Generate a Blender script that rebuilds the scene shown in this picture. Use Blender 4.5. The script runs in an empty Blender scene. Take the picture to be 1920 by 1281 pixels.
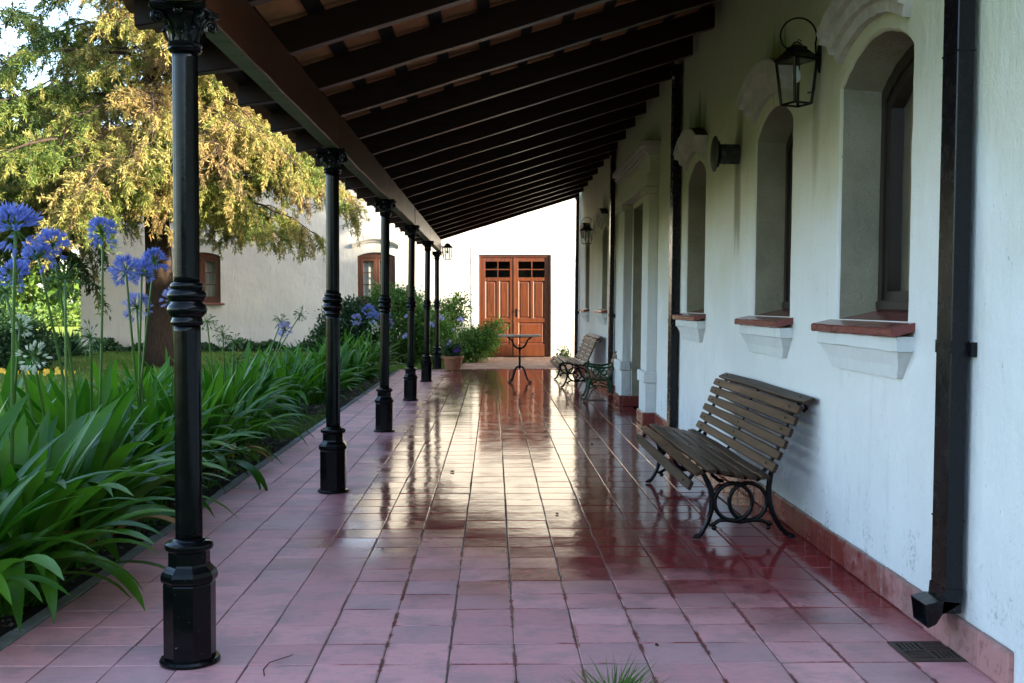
import bpy, bmesh, math, random
import numpy as np
from mathutils import Vector, Matrix

random.seed(7)
RNG = np.random.default_rng(11)
R = math.radians
SC = bpy.context.scene
COL = SC.collection

# ------------------------------------------------------------------ camera
cam_d = bpy.data.cameras.new('camera')
cam = bpy.data.objects.new('camera', cam_d)
COL.objects.link(cam)
cam_d.sensor_width = 36.0
cam_d.lens = 38.83
cam_d.clip_start = 0.05
cam_d.clip_end = 2000
cam.location = (0, 0, 1.348)
cam.rotation_euler = (R(90 - 1.922), 0, R(-0.968))
SC.camera = cam

# ------------------------------------------------------------------ sky, sun, exposure
SUN_EL = R(19.0)
SUN_AZ = R(113.0)            # clockwise from +Y
sun_vec = Vector((math.sin(SUN_AZ) * math.cos(SUN_EL), math.cos(SUN_AZ) * math.cos(SUN_EL), math.sin(SUN_EL)))
world = bpy.data.worlds.new('World')
SC.world = world
world.use_nodes = True
wn = world.node_tree.nodes
wl = world.node_tree.links
wn.clear()
sky = wn.new('ShaderNodeTexSky')
sky.sky_type = 'NISHITA'
sky.sun_disc = False
sky.sun_elevation = SUN_EL
sky.sun_rotation = SUN_AZ
sky.air_density = 1.0
sky.dust_density = 1.6
sky.ozone_density = 1.2
bgn = wn.new('ShaderNodeBackground')
bgn.inputs['Strength'].default_value = 0.15
wo = wn.new('ShaderNodeOutputWorld')
wl.new(sky.outputs[0], bgn.inputs[0])
wl.new(bgn.outputs[0], wo.inputs[0])
sun_d = bpy.data.lights.new('sun', 'SUN')
sun_d.energy = 5.0
sun_d.angle = R(1.2)
sun_d.color = (1.0, 0.88, 0.70)
sun = bpy.data.objects.new('sun', sun_d)
COL.objects.link(sun)
sun.location = (30, -12, 20)
sun.rotation_euler = (-sun_vec).to_track_quat('-Z', 'Y').to_euler()
SC.view_settings.view_transform = 'Standard'
SC.view_settings.look = 'None'
SC.view_settings.exposure = 2.6
SC.view_settings.gamma = 1.0
SC.render.engine = 'CYCLES'
SC.cycles.max_bounces = 10
SC.cycles.diffuse_bounces = 6
SC.cycles.glossy_bounces = 5
SC.cycles.transmission_bounces = 6
SC.cycles.transparent_max_bounces = 8
SC.cycles.use_denoising = True
SC.cycles.sample_clamp_indirect = 6.0


# ================================================================== materials
class NT:
    """small wrapper to write node trees"""
    def __init__(s, name):
        s.m = bpy.data.materials.new(name)
        s.m.use_nodes = True
        s.t = s.m.node_tree
        s.n = s.t.nodes
        s.n.clear()
        s.out = s.n.new('ShaderNodeOutputMaterial')

    def node(s, typ, **kw):
        nd = s.n.new(typ)
        for k, v in kw.items():
            setattr(nd, k, v)
        return nd

    def put(s, sock, v):
        if v is None:
            return
        if isinstance(v, bpy.types.NodeSocket):
            s.t.links.new(v, sock)
        else:
            if isinstance(v, (tuple, list)) and len(v) == 3 and len(sock.default_value) == 4:
                v = (*v, 1.0)
            sock.default_value = v

    def pos(s):
        return s.node('ShaderNodeNewGeometry').outputs['Position']

    def obj(s):
        return s.node('ShaderNodeTexCoord').outputs['Object']

    def rnd(s):
        return s.node('ShaderNodeObjectInfo').outputs['Random']

    def mapped(s, vec, scale=(1, 1, 1), rot=(0, 0, 0)):
        nd = s.node('ShaderNodeMapping')
        s.put(nd.inputs['Vector'], vec)
        nd.inputs['Scale'].default_value = scale
        nd.inputs['Rotation'].default_value = rot
        return nd.outputs[0]

    def noise(s, vec, scale, detail=4, rough=0.55, dist=0.0):
        nd = s.node('ShaderNodeTexNoise')
        s.put(nd.inputs['Vector'], vec)
        nd.inputs['Scale'].default_value = scale
        nd.inputs['Detail'].default_value = detail
        nd.inputs['Roughness'].default_value = rough
        nd.inputs['Distortion'].default_value = dist
        return nd.outputs['Fac']

    def ramp(s, fac, stops):
        nd = s.node('ShaderNodeValToRGB')
        s.put(nd.inputs[0], fac)
        el = nd.color_ramp.elements
        while len(el) < len(stops):
            el.new(0.5)
        for e, (p, c) in zip(el, stops):
            e.position = p
            e.color = (*c, 1) if isinstance(c, (tuple, list)) else (c, c, c, 1)
        return nd.outputs[0]

    def mr(s, v, a, b, c=0.0, d=1.0, smooth=True):
        nd = s.node('ShaderNodeMapRange')
        if smooth:
            nd.interpolation_type = 'SMOOTHSTEP'
        s.put(nd.inputs[0], v)
        for i, x in enumerate((a, b, c, d)):
            s.put(nd.inputs[i + 1], x)
        return nd.outputs[0]

    def math(s, op, a, b=0.0, clamp=False):
        nd = s.node('ShaderNodeMath', operation=op)
        nd.use_clamp = clamp
        s.put(nd.inputs[0], a)
        s.put(nd.inputs[1], b)
        return nd.outputs[0]

    def mix(s, fac, a, b, mode='MIX'):
        nd = s.node('ShaderNodeMix', data_type='RGBA', blend_type=mode)
        s.put(nd.inputs[0], fac)
        s.put(nd.inputs[6], a)
        s.put(nd.inputs[7], b)
        return nd.outputs[2]

    def sep(s, vec):
        nd = s.node('ShaderNodeSeparateXYZ')
        s.put(nd.inputs[0], vec)
        return nd.outputs

    def attr(s, name):
        return s.node('ShaderNodeAttribute', attribute_name=name).outputs['Fac']

    def bump(s, h, strength=0.3, dist=0.01, normal=None):
        nd = s.node('ShaderNodeBump')
        nd.inputs['Strength'].default_value = strength
        nd.inputs['Distance'].default_value = dist
        s.put(nd.inputs['Height'], h)
        if normal is not None:
            s.put(nd.inputs['Normal'], normal)
        return nd.outputs[0]

    def pbr(s, color, rough=0.6, normal=None, spec=0.5, metal=0.0, coat=0.0, coat_rough=0.1, trans=0.0, sheen=0.0):
        p = s.node('ShaderNodeBsdfPrincipled')
        s.put(p.inputs['Base Color'], color)
        s.put(p.inputs['Roughness'], rough)
        s.put(p.inputs['Metallic'], metal)
        s.put(p.inputs['Specular IOR Level'], spec)
        s.put(p.inputs['Coat Weight'], coat)
        s.put(p.inputs['Coat Roughness'], coat_rough)
        if trans:
            s.put(p.inputs['Transmission Weight'], trans)
        if normal is not None:
            s.put(p.inputs['Normal'], normal)
        return p.outputs[0]

    def done(s, sh):
        s.t.links.new(sh, s.out.inputs[0])
        return s.m


M = {}

# --- lime-washed plaster of the main house
def plaster(name, base, tint_hi, stain=0.6, hi=True):
    t = NT(name)
    p = t.pos()
    z = t.sep(p)[2]
    big = t.noise(p, 0.9, 5, 0.6)
    mid = t.noise(p, 5.0, 6, 0.62)
    col = t.mix(t.mr(big, 0.35, 0.7), base, tuple(c * 0.90 for c in base))
    # olive garden bounce and dimness painted high on the wall, ragged lower edge
    if hi:
        edge = t.math('ADD', z, t.math('MULTIPLY', t.math('SUBTRACT', big, 0.5), 1.6))
        col = t.mix(t.math('MULTIPLY', t.mr(edge, 1.3, 2.7), 0.92), col, tint_hi)
    # vertical rain streaks
    st = t.noise(t.mapped(p, (7, 7, 0.45)), 1.6, 5, 0.6)
    col = t.mix(t.math('MULTIPLY', t.mr(st, 0.56, 0.78), 0.32 * stain), col, (0.36, 0.34, 0.24))
    # damp speckle near the floor
    low = t.math('MULTIPLY', t.mr(z, 0.62, 0.12), t.mr(mid, 0.50, 0.66))
    spk = t.math('MULTIPLY', low, t.mr(t.noise(p, 42, 3, 0.7), 0.48, 0.62))
    col = t.mix(t.math('MULTIPLY', spk, 0.95 * stain), col, (0.15, 0.165, 0.165))
    if hi:
        xyz = t.sep(p)
        for cy_, cz_, ry_, rz_, cl, amt in ((8.29, 2.13, 0.16, 0.50, (0.13, 0.105, 0.06), 0.65), (8.22, 2.62, 0.13, 0.30, (0.07, 0.07, 0.035), 0.6), (10.0, 2.95, 0.55, 0.28, (0.10, 0.13, 0.03), 0.85), (7.2, 2.93, 0.50, 0.22, (0.13, 0.16, 0.04), 0.8), (13.4, 3.22, 1.2, 0.22, (0.09, 0.12, 0.03), 0.85), (6.3, 2.35, 0.10, 0.45, (0.30, 0.28, 0.18), 0.5), (18.2, 2.95, 0.5, 0.3, (0.12, 0.12, 0.05), 0.8)):
            da = t.math('DIVIDE', t.math('SUBTRACT', xyz[1], cy_), ry_)
            db = t.math('DIVIDE', t.math('SUBTRACT', z, cz_), rz_)
            dd = t.math('SQRT', t.math('ADD', t.math('MULTIPLY', da, da), t.math('MULTIPLY', db, db)))
            dd = t.math('ADD', dd, t.math('MULTIPLY', t.math('SUBTRACT', st, 0.5), 2.0))
            col = t.mix(t.math('MULTIPLY', t.mr(dd, 1.05, 0.15), amt), col, cl)
    # flecks and scratches
    fl = t.noise(t.mapped(p, (22, 22, 9)), 3.0, 2, 0.5)
    col = t.mix(t.math('MULTIPLY', t.mr(fl, 0.72, 0.76), 0.55), col, (0.22, 0.20, 0.16))
    h = t.math('ADD', t.math('MULTIPLY', t.noise(t.mapped(p, (1, 1, 0.35)), 14, 5, 0.6), 1.0), t.math('MULTIPLY', t.noise(p, 90, 3, 0.6), 0.35))
    h = t.math('ADD', h, t.math('MULTIPLY', t.noise(p, 2.2, 2, 0.5), 2.2))
    return t.done(t.pbr(col, 0.82, t.bump(h, 0.85, 0.014), 0.2))


M['plaster'] = plaster('lime_wash_plaster', (0.80, 0.80, 0.78), (0.66, 0.63, 0.42))
M['plaster_trim'] = plaster('trim_plaster', (0.74, 0.75, 0.73), (0.62, 0.60, 0.42))
M['plaster_far'] = plaster('far_plaster', (0.60, 0.565, 0.50), (0.60, 0.565, 0.50), 0.9, False)

def reveal():
    t = NT('reveal_plaster')
    p = t.pos()
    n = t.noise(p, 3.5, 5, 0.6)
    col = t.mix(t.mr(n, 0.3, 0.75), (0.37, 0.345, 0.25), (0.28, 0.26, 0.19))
    h = t.math('ADD', t.noise(p, 32, 5, 0.65), t.math('MULTIPLY', t.noise(p, 110, 3, 0.6), 0.5))
    return t.done(t.pbr(col, 0.88, t.bump(h, 0.85, 0.012), 0.2))
M['reveal'] = reveal()

def hood_dirt():
    t = NT('mossy_moulding_top')
    p = t.pos()
    n = t.noise(p, 9, 5, 0.65)
    col = t.mix(t.mr(n, 0.35, 0.65), (0.035, 0.03, 0.02), (0.10, 0.10, 0.06))
    return t.done(t.pbr(col, 0.95, t.bump(n, 0.6, 0.02), 0.1))
M['moss'] = hood_dirt()

def pink_plaster():
    t = NT('pinkish_moulding')
    p = t.pos()
    n = t.noise(p, 8, 5, 0.65)
    col = t.mix(t.mr(n, 0.3, 0.7), (0.66, 0.60, 0.53), (0.50, 0.47, 0.40))
    return t.done(t.pbr(col, 0.9, t.bump(t.noise(p, 60, 4, 0.6), 0.5, 0.008), 0.2))
M['pink'] = pink_plaster()

# --- floor tiles: waxed deep red, worn to a dusty pink where rain reaches
def floor_tiles():
    t = NT('waxed_cement_tile')
    p = t.pos()
    xyz = t.sep(p)
    x, y = xyz[0], xyz[1]
    rnd = t.math('FRACT', t.math('ADD', t.rnd(), t.attr('tv')))
    n1 = t.noise(p, 0.9, 4, 0.6)
    n2 = t.noise(p, 4.0, 6, 0.65)
    n3 = t.noise(p, 24, 5, 0.7)
    jit = t.math('ADD', t.math('MULTIPLY', t.math('SUBTRACT', n1, 0.5), 1.3), t.math('MULTIPLY', t.math('SUBTRACT', n2, 0.5), 0.9))
    jit = t.math('ADD', jit, t.math('MULTIPLY', t.math('SUBTRACT', rnd, 0.5), 0.5))
    fy = t.math('ADD', t.math('ADD', y, t.math('MULTIPLY', x, 0.62)), jit)
    w1 = t.mr(fy, 6.35, 4.75)
    w2 = t.mr(t.math('ADD', x, t.math('MULTIPLY', jit, 0.28)), -0.72, -1.22)
    worn = t.math('MAXIMUM', w1, w2)
    # wax survives along the joints
    ex = t.math('ABSOLUTE', t.math('SUBTRACT', t.math('FRACT', t.math('DIVIDE', t.math('SUBTRACT', x, 0.081 - 10), 0.25)), 0.5))
    ey = t.math('ABSOLUTE', t.math('SUBTRACT', t.math('FRACT', t.math('DIVIDE', t.math('SUBTRACT', y, 0.102 - 10), 0.25)), 0.5))
    exn = t.math('ADD', ex, t.math('MULTIPLY', t.math('SUBTRACT', n3, 0.5), 0.09))
    eyn = t.math('ADD', ey, t.math('MULTIPLY', t.math('SUBTRACT', n3, 0.5), 0.06))
    jn = t.math('MAXIMUM', t.mr(exn, 0.44, 0.49), t.math('MULTIPLY', t.mr(eyn, 0.455, 0.495), 0.9))
    keep = t.math('MULTIPLY', t.math('MULTIPLY', jn, t.mr(t.noise(p, 2.6, 3, 0.6), 0.44, 0.56)), 0.95)
    keep = t.math('MULTIPLY', keep, t.mr(x, -1.0, -0.4))
    worn = t.math('MULTIPLY', worn, t.math('SUBTRACT', 1.0, keep))
    scuff = t.math('MULTIPLY', t.mr(t.noise(t.mapped(p, (1, 1.8, 1)), 7, 6, 0.7), 0.52, 0.72), 0.30)
    worn = t.math('MAXIMUM', worn, t.math('MULTIPLY', scuff, 0.5))
    red = t.mix(rnd, (0.215, 0.018, 0.022), (0.28, 0.036, 0.034))
    red = t.mix(t.mr(n2, 0.3, 0.75), red, (0.16, 0.016, 0.020))
    pink = t.mix(rnd, (0.76, 0.355, 0.355), (0.60, 0.265, 0.275))
    pink = t.mix(t.math('MULTIPLY', t.mr(n2, 0.46, 0.64), 0.60), pink, (0.38, 0.25, 0.24))
    pink = t.mix(t.math('MULTIPLY', t.mr(n3, 0.58, 0.75), 0.35), pink, (0.74, 0.48, 0.48))
    pink = t.mix(t.math('MULTIPLY', t.mr(t.math('FRACT', t.math('MULTIPLY', rnd, 7.13)), 0.62, 0.95), 0.55), pink, (0.44, 0.285, 0.285))
    n4 = t.noise(t.mapped(p, (1.0, 2.6, 1)), 13, 6, 0.7, 0.5)
    pink = t.mix(t.math('MULTIPLY', t.mr(n4, 0.48, 0.66), 0.42), pink, (0.40, 0.215, 0.225))
    pink = t.mix(t.math('MULTIPLY', t.mr(n4, 0.40, 0.26), 0.35), pink, (0.80, 0.52, 0.52))
    col = t.mix(worn, red, pink)
    dirt = t.math('MULTIPLY', t.mr(t.noise(p, 55, 3, 0.6), 0.68, 0.74), 0.7)
    col = t.mix(dirt, col, (0.07, 0.05, 0.05))
    rough = t.mr(worn, 0.0, 1.0, 0.085, 0.50, False)
    rough = t.math('ADD', rough, t.math('MULTIPLY', t.mr(n2, 0.4, 0.75), 0.07))
    h = t.math('ADD', t.math('MULTIPLY', t.noise(t.mapped(p, (1, 0.8, 1)), 11, 3, 0.5), 1.0), t.math('MULTIPLY', t.math('MULTIPLY', n3, worn), 0.45))
    nrm = t.bump(h, 0.10, 0.01)
    return t.done(t.pbr(col, rough, nrm, 0.55))
M['tile'] = floor_tiles()

def simple(name, c1, c2, scale=6, rough=0.6, bump=0.3, spec=0.4, bscale=40, coat=0.0, stretch=(1, 1, 1), metal=0.0, rnd=0.0):
    t = NT(name)
    v = t.obj()
    n = t.noise(t.mapped(v, stretch), scale, 5, 0.62)
    col = t.mix(t.mr(n, 0.3, 0.72), c1, c2)
    if rnd:
        col = t.mix(t.math('MULTIPLY', t.rnd(), rnd), col, tuple(c * 0.45 for c in c1))
    rg = t.math('ADD', rough, t.math('MULTIPLY', t.math('SUBTRACT', n, 0.5), 0.15))
    return t.done(t.pbr(col, rg, t.bump(t.noise(t.mapped(v, stretch), bscale, 4, 0.6), bump, 0.006), spec, metal, coat))

M['grout'] = simple('grout', (0.075, 0.050, 0.042), (0.17, 0.105, 0.085), 9, 0.9, 0.5)
M['cement'] = simple('cement_edging', (0.26, 0.26, 0.25), (0.15, 0.16, 0.14), 7, 0.9, 0.6)

def skirting():
    t = NT('red_skirting_tile')
    p = t.pos()
    xyz = t.sep(p)
    n = t.noise(p, 7, 6, 0.65)
    far = t.mr(t.math('ADD', xyz[1], t.math('MULTIPLY', t.math('SUBTRACT', n, 0.5), 2.6)), 5.6, 4.6)
    far = t.math('MAXIMUM', far, t.math('MULTIPLY', t.mr(n, 0.58, 0.72), 0.5))
    red = t.mix(t.rnd(), (0.17, 0.028, 0.022), (0.25, 0.052, 0.040))
    pink = t.mix(t.rnd(), (0.48, 0.22, 0.20), (0.30, 0.155, 0.14))
    col = t.mix(far, red, pink)
    w2 = t.noise(p, 22, 6, 0.7, 0.4)
    col = t.mix(t.math('MULTIPLY', t.mr(w2, 0.50, 0.66), 0.55), col, (0.13, 0.045, 0.038))
    col = t.mix(t.math('MULTIPLY', t.mr(t.noise(p, 9, 5, 0.7), 0.56, 0.70), 0.5), col, (0.46, 0.30, 0.28))
    top = t.mr(t.math('ADD', xyz[2], t.math('MULTIPLY', t.math('SUBTRACT', w2, 0.5), 0.03)), 0.130, 0.142)
    col = t.mix(t.math('MULTIPLY', top, 0.6), col, (0.22, 0.15, 0.12))
    return t.done(t.pbr(col, t.mr(far, 0, 1, 0.25, 0.6, False), t.bump(n, 0.25, 0.008), 0.5))
M['skirting'] = skirting()

def wood(name, c1, c2, rough, axis='y', coat=0.0, rnd=0.3, world=False, scale=1.0, spec=0.5, bump=0.25):
    t = NT(name)
    v = t.pos() if world else t.obj()
    st = {'x': (0.6, 9, 9), 'y': (9, 0.6, 9), 'z': (9, 9, 0.6)}[axis]
    g = t.noise(t.mapped(v, st), 3.2 * scale, 7, 0.66, 0.6)
    b = t.noise(v, 2.3, 4, 0.6)
    col = t.mix(t.mr(g, 0.32, 0.68), c1, c2)
    col = t.mix(t.math('MULTIPLY', t.mr(b, 0.4, 0.7), 0.45), col, tuple(c * 0.55 for c in c1))
    col = t.mix(t.math('MULTIPLY', t.rnd(), rnd), col, tuple(c * 0.5 for c in c2))
    rg = t.math('ADD', rough, t.math('MULTIPLY', t.math('SUBTRACT', g, 0.5), 0.2))
    return t.done(t.pbr(col, rg, t.bump(g, bump, 0.004), spec, 0, coat, 0.15))
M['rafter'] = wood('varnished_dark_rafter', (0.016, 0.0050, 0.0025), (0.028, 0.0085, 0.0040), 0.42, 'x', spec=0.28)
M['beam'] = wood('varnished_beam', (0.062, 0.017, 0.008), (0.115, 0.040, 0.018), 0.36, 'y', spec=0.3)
M['rafter_under'] = wood('bounce_tinted_rafter_underside', (0.15, 0.092, 0.072), (0.09, 0.052, 0.040), 0.42, 'x', spec=0.4)  # paler copy of the rafter wood, floor bounce light put into the colour
M['beam_under'] = wood('garden_lit_beam_underside', (0.17, 0.20, 0.105), (0.10, 0.125, 0.06), 0.55, 'x', spec=0.3, scale=0.6)  # pale underside wood with green garden light painted into its colour
M['batten'] = wood('dark_batten', (0.008, 0.004, 0.003), (0.014, 0.007, 0.0045), 0.6, 'y', spec=0.3)
M['slat'] = wood('weathered_bench_slat', (0.060, 0.026, 0.010), (0.016, 0.007, 0.003), 0.42, 'y', rnd=0.35, spec=0.30)
M['slat_grey'] = wood('greyed_bench_slat', (0.080, 0.050, 0.033), (0.042, 0.026, 0.017), 0.5, 'y', rnd=0.35)
M['door'] = wood('varnished_door', (0.13, 0.034, 0.009), (0.052, 0.013, 0.004), 0.34, 'z', spec=0.5, rnd=0.2)
M['frame_brown'] = wood('brown_window_frame', (0.12, 0.035, 0.015), (0.07, 0.022, 0.010), 0.4, 'z')
M['frame_dark'] = wood('dark_window_frame', (0.022, 0.014, 0.012), (0.04, 0.026, 0.02), 0.4, 'z')
M['table_top'] = simple('pale_table_top', (0.42, 0.37, 0.30), (0.33, 0.29, 0.24), 5, 0.5, 0.2)

def iron(name, c, rough=0.25, spec=0.6):
    t = NT(name)
    v = t.pos()
    n = t.noise(v, 16, 5, 0.65)
    dust = t.mr(t.noise(v, 95, 3, 0.6), 0.66, 0.74)
    col = t.mix(t.mr(n, 0.35, 0.75), c, tuple(q * 1.5 for q in c))
    col = t.mix(t.math('MULTIPLY', dust, t.mr(t.sep(v)[2], 0.45, 0.05, 0.08, 0.55)), col, (0.20, 0.19, 0.17))
    rg = t.math('ADD', rough, t.math('MULTIPLY', t.math('SUBTRACT', n, 0.4), 0.35))
    h = t.math('ADD', t.noise(v, 45, 4, 0.6), t.math('MULTIPLY', n, 0.6))
    return t.done(t.pbr(col, rg, t.bump(h, 0.12, 0.003), spec))
M['iron'] = iron('black_painted_iron', (0.0025, 0.0028, 0.0032), 0.13, 0.22)
M['iron_green'] = iron('green_painted_iron', (0.006, 0.036, 0.012), 0.3, 0.35)
M['pipe'] = iron('dark_sheet_metal_pipe', (0.005, 0.0048, 0.0065), 0.22, 0.3)
M['rust'] = simple('rusty_vent_metal', (0.055, 0.06, 0.045), (0.025, 0.022, 0.016), 30, 0.6, 0.6)
M['grate'] = simple('rusty_drain_iron', (0.040, 0.026, 0.020), (0.075, 0.045, 0.032), 25, 0.6, 0.5)
M['black'] = simple('drain_pit', (0.006, 0.005, 0.005), (0.012, 0.010, 0.009), 8, 0.9, 0.2)
M['terracotta'] = simple('terracotta', (0.46, 0.21, 0.11), (0.34, 0.15, 0.085), 8, 0.85, 0.35)
M['clay'] = simple('roof_clay_tile', (0.60, 0.26, 0.115), (0.42, 0.17, 0.075), 6, 0.85, 0.5, rnd=0.5)
M['roof_top'] = simple('weathered_roof_tile', (0.28, 0.13, 0.075), (0.14, 0.09, 0.06), 4, 0.9, 0.6)
M['backing_sheet'] = simple('dark_backing_sheet', (0.05, 0.045, 0.04), (0.03, 0.028, 0.025), 2, 0.9, 0.0)
M['soil'] = simple('dark_soil', (0.030, 0.022, 0.018), (0.012, 0.009, 0.008), 14, 0.95, 1.0, 0.2)
M['litter'] = simple('leaf_litter', (0.11, 0.075, 0.055), (0.045, 0.03, 0.025), 30, 0.8, 0.3, rnd=0.5)
M['brick'] = simple('worn_brick_paving', (0.40, 0.24, 0.15), (0.28, 0.16, 0.10), 5, 0.9, 0.5)

def sill_mat():
    t = NT('red_sill_tile')
    p = t.pos()
    n = t.noise(p, 10, 6, 0.65)
    col = t.mix(t.mr(n, 0.35, 0.7), (0.22, 0.05, 0.042), (0.15, 0.032, 0.028))
    col = t.mix(t.math('MULTIPLY', t.mr(t.noise(p, 30, 4, 0.7), 0.62, 0.72), 0.4), col, (0.36, 0.22, 0.20))
    return t.done(t.pbr(col, 0.24, t.bump(n, 0.2, 0.006), 0.55))
M['sill'] = sill_mat()

def glass_mat(name, tint=(0.9, 0.93, 0.92)):
    t = NT(name)
    tr = t.node('ShaderNodeBsdfTransparent')
    tr.inputs[0].default_value = (*tint, 1)
    gl = t.node('ShaderNodeBsdfGlossy')
    gl.inputs['Roughness'].default_value = 0.02
    gl.inputs['Color'].default_value = (0.95, 0.95, 0.95, 1)
    n = t.noise(t.pos(), 3.0, 2, 0.5)
    nrm = t.bump(n, 0.04, 0.02)
    t.put(gl.inputs['Normal'], nrm)
    fr = t.node('ShaderNodeFresnel')
    fr.inputs['IOR'].default_value = 1.45
    mx = t.node('ShaderNodeMixShader')
    t.put(mx.inputs[0], t.math('MULTIPLY', fr.outputs[0], 0.42))
    t.t.links.new(tr.outputs[0], mx.inputs[1])
    t.t.links.new(gl.outputs[0], mx.inputs[2])
    return t.done(mx.outputs[0])
M['glass'] = glass_mat('window_glass')

def bulb_mat():
    t = NT('opal_bulb')
    return t.done(t.pbr((0.75, 0.75, 0.70), 0.25, None, 0.5))
M['bulb'] = bulb_mat()
M['curtain_pale'] = simple('pale_curtain', (0.60, 0.57, 0.50), (0.42, 0.39, 0.33), 3, 0.95, 0.4, stretch=(6, 6, 0.3))
M['curtain'] = simple('brown_curtain', (0.42, 0.28, 0.14), (0.25, 0.16, 0.075), 3, 0.95, 0.4, stretch=(6, 6, 0.3))

def leaf_mat(name, c1, c2, rough=0.4, trans=0.35, spec=0.4, tr_boost=1.6, mottle=0.0):
    t = NT(name)
    f = t.math('FRACT', t.math('ADD', t.attr('tv'), t.rnd()))
    col = t.mix(f, c1, c2)
    if mottle:
        g = t.noise(t.obj(), 5.0, 4, 0.6)
        col = t.mix(t.math('MULTIPLY', t.mr(g, 0.45, 0.7), mottle), col, tuple(c * 0.55 for c in c1))
    p = t.pbr(col, rough, None, spec)
    tl = t.node('ShaderNodeBsdfTranslucent')
    t.put(tl.inputs[0], t.mix(1.0, col, (tr_boost, tr_boost * 1.05, tr_boost * 0.6), 'MULTIPLY'))
    mx = t.node('ShaderNodeMixShader')
    mx.inputs[0].default_value = trans
    t.t.links.new(p, mx.inputs[1])
    t.t.links.new(tl.outputs[0], mx.inputs[2])
    return t.done(mx.outputs[0])

def leaf_ramp(name, stops, rough=0.6, trans=0.4):
    t = NT(name)
    col = t.ramp(t.attr('tv'), stops)
    p = t.pbr(col, rough, None, 0.25)
    tl = t.node('ShaderNodeBsdfTranslucent')
    t.put(tl.inputs[0], col)
    mx = t.node('ShaderNodeMixShader')
    mx.inputs[0].default_value = trans
    t.t.links.new(p, mx.inputs[1])
    t.t.links.new(tl.outputs[0], mx.inputs[2])
    return t.done(mx.outputs[0])

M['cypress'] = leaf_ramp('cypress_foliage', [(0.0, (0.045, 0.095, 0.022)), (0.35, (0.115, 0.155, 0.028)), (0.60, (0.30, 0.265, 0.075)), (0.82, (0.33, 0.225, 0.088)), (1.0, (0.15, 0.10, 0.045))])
M['conifer_dark'] = leaf_ramp('dark_conifer_foliage', [(0.0, (0.018, 0.040, 0.014)), (0.6, (0.05, 0.085, 0.025)), (1.0, (0.14, 0.14, 0.04))])
M['broadleaf'] = leaf_ramp('broadleaf_foliage', [(0.0, (0.03, 0.075, 0.015)), (0.6, (0.09, 0.16, 0.025)), (1.0, (0.18, 0.22, 0.04))], 0.5, 0.45)
M['shrub_dark'] = leaf_ramp('dark_shrub_foliage', [(0.0, (0.012, 0.035, 0.014)), (0.6, (0.03, 0.075, 0.028)), (1.0, (0.075, 0.14, 0.05))], 0.4, 0.25)
M['shrub_bright'] = leaf_ramp('bright_shrub_foliage', [(0.0, (0.03, 0.085, 0.015)), (0.6, (0.085, 0.19, 0.03)), (1.0, (0.19, 0.28, 0.06))], 0.45, 0.4)
M['strap'] = leaf_mat('agapanthus_leaf', (0.016, 0.080, 0.005), (0.078, 0.205, 0.015), 0.38, 0.28, 0.30, 2.0, 0.35)
M['strap_dry'] = leaf_mat('dry_agapanthus_leaf', (0.35, 0.20, 0.06), (0.24, 0.12, 0.04), 0.6, 0.3)
M['stalk'] = leaf_mat('flower_stalk', (0.06, 0.15, 0.025), (0.10, 0.19, 0.035), 0.4, 0.1)
M['petal'] = leaf_mat('blue_petal', (0.13, 0.19, 0.64), (0.27, 0.30, 0.76), 0.5, 0.35, 0.3, 1.2)
M['petal_pale'] = leaf_mat('pale_blue_petal', (0.27, 0.28, 0.70), (0.42, 0.38, 0.72), 0.5, 0.35, 0.3, 1.2)
M['petal_white'] = leaf_mat('white_petal', (0.68, 0.70, 0.62), (0.55, 0.60, 0.48), 0.5, 0.3, 0.3, 1.0)
M['petal_violet'] = leaf_mat('violet_petal', (0.12, 0.04, 0.38), (0.20, 0.08, 0.50), 0.5, 0.3, 0.3, 1.2)
M['petal_yellow'] = leaf_mat('yellow_petal', (0.70, 0.48, 0.05), (0.62, 0.40, 0.06), 0.5, 0.3, 0.3, 1.2)
M['seed'] = leaf_mat('green_seed_pod', (0.075, 0.15, 0.045), (0.12, 0.19, 0.07), 0.45, 0.15)
M['grass'] = leaf_ramp('grass_blades', [(0.0, (0.05, 0.12, 0.015)), (0.6, (0.11, 0.20, 0.03)), (1.0, (0.26, 0.26, 0.08))], 0.55, 0.4)
M['trunk'] = simple('brown_bark', (0.048, 0.031, 0.021), (0.020, 0.013, 0.009), 9, 0.95, 1.0, 0.15, 24, stretch=(6, 6, 0.8))
M['twig'] = simple('twig_bark', (0.05, 0.034, 0.024), (0.03, 0.02, 0.015), 9, 0.9, 0.6, 0.15)

M['litter_leaf'] = leaf_mat('dry_litter', (0.11, 0.075, 0.05), (0.20, 0.16, 0.12), 0.7, 0.2)
M['husk'] = simple('seed_husk_brown', (0.04, 0.02, 0.012), (0.02, 0.012, 0.008), 30, 0.8, 0.4)

def lawn_mat():
    t = NT('lawn_soil')
    p = t.pos()
    n = t.noise(p, 1.3, 5, 0.65)
    f = t.noise(p, 30, 4, 0.7)
    col = t.mix(t.mr(n, 0.35, 0.68), (0.055, 0.115, 0.018), (0.12, 0.14, 0.035))
    y = t.sep(p)[1]
    col = t.mix(t.math('MULTIPLY', t.mr(f, 0.45, 0.75), 0.6), col, (0.085, 0.07, 0.035))
    col = t.mix(t.mr(y, 34.0, 40.0), col, (0.17, 0.22, 0.035))
    return t.done(t.pbr(col, 0.95, t.bump(f, 0.8, 0.03), 0.1))
M['lawn'] = lawn_mat()

# ================================================================== mesh helpers
def tag(o, label=None, cat=None, group=None, kind=None):
    if label: o['label'] = label
    if cat: o['category'] = cat
    if group: o['group'] = group
    if kind: o['kind'] = kind
    return o

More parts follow.
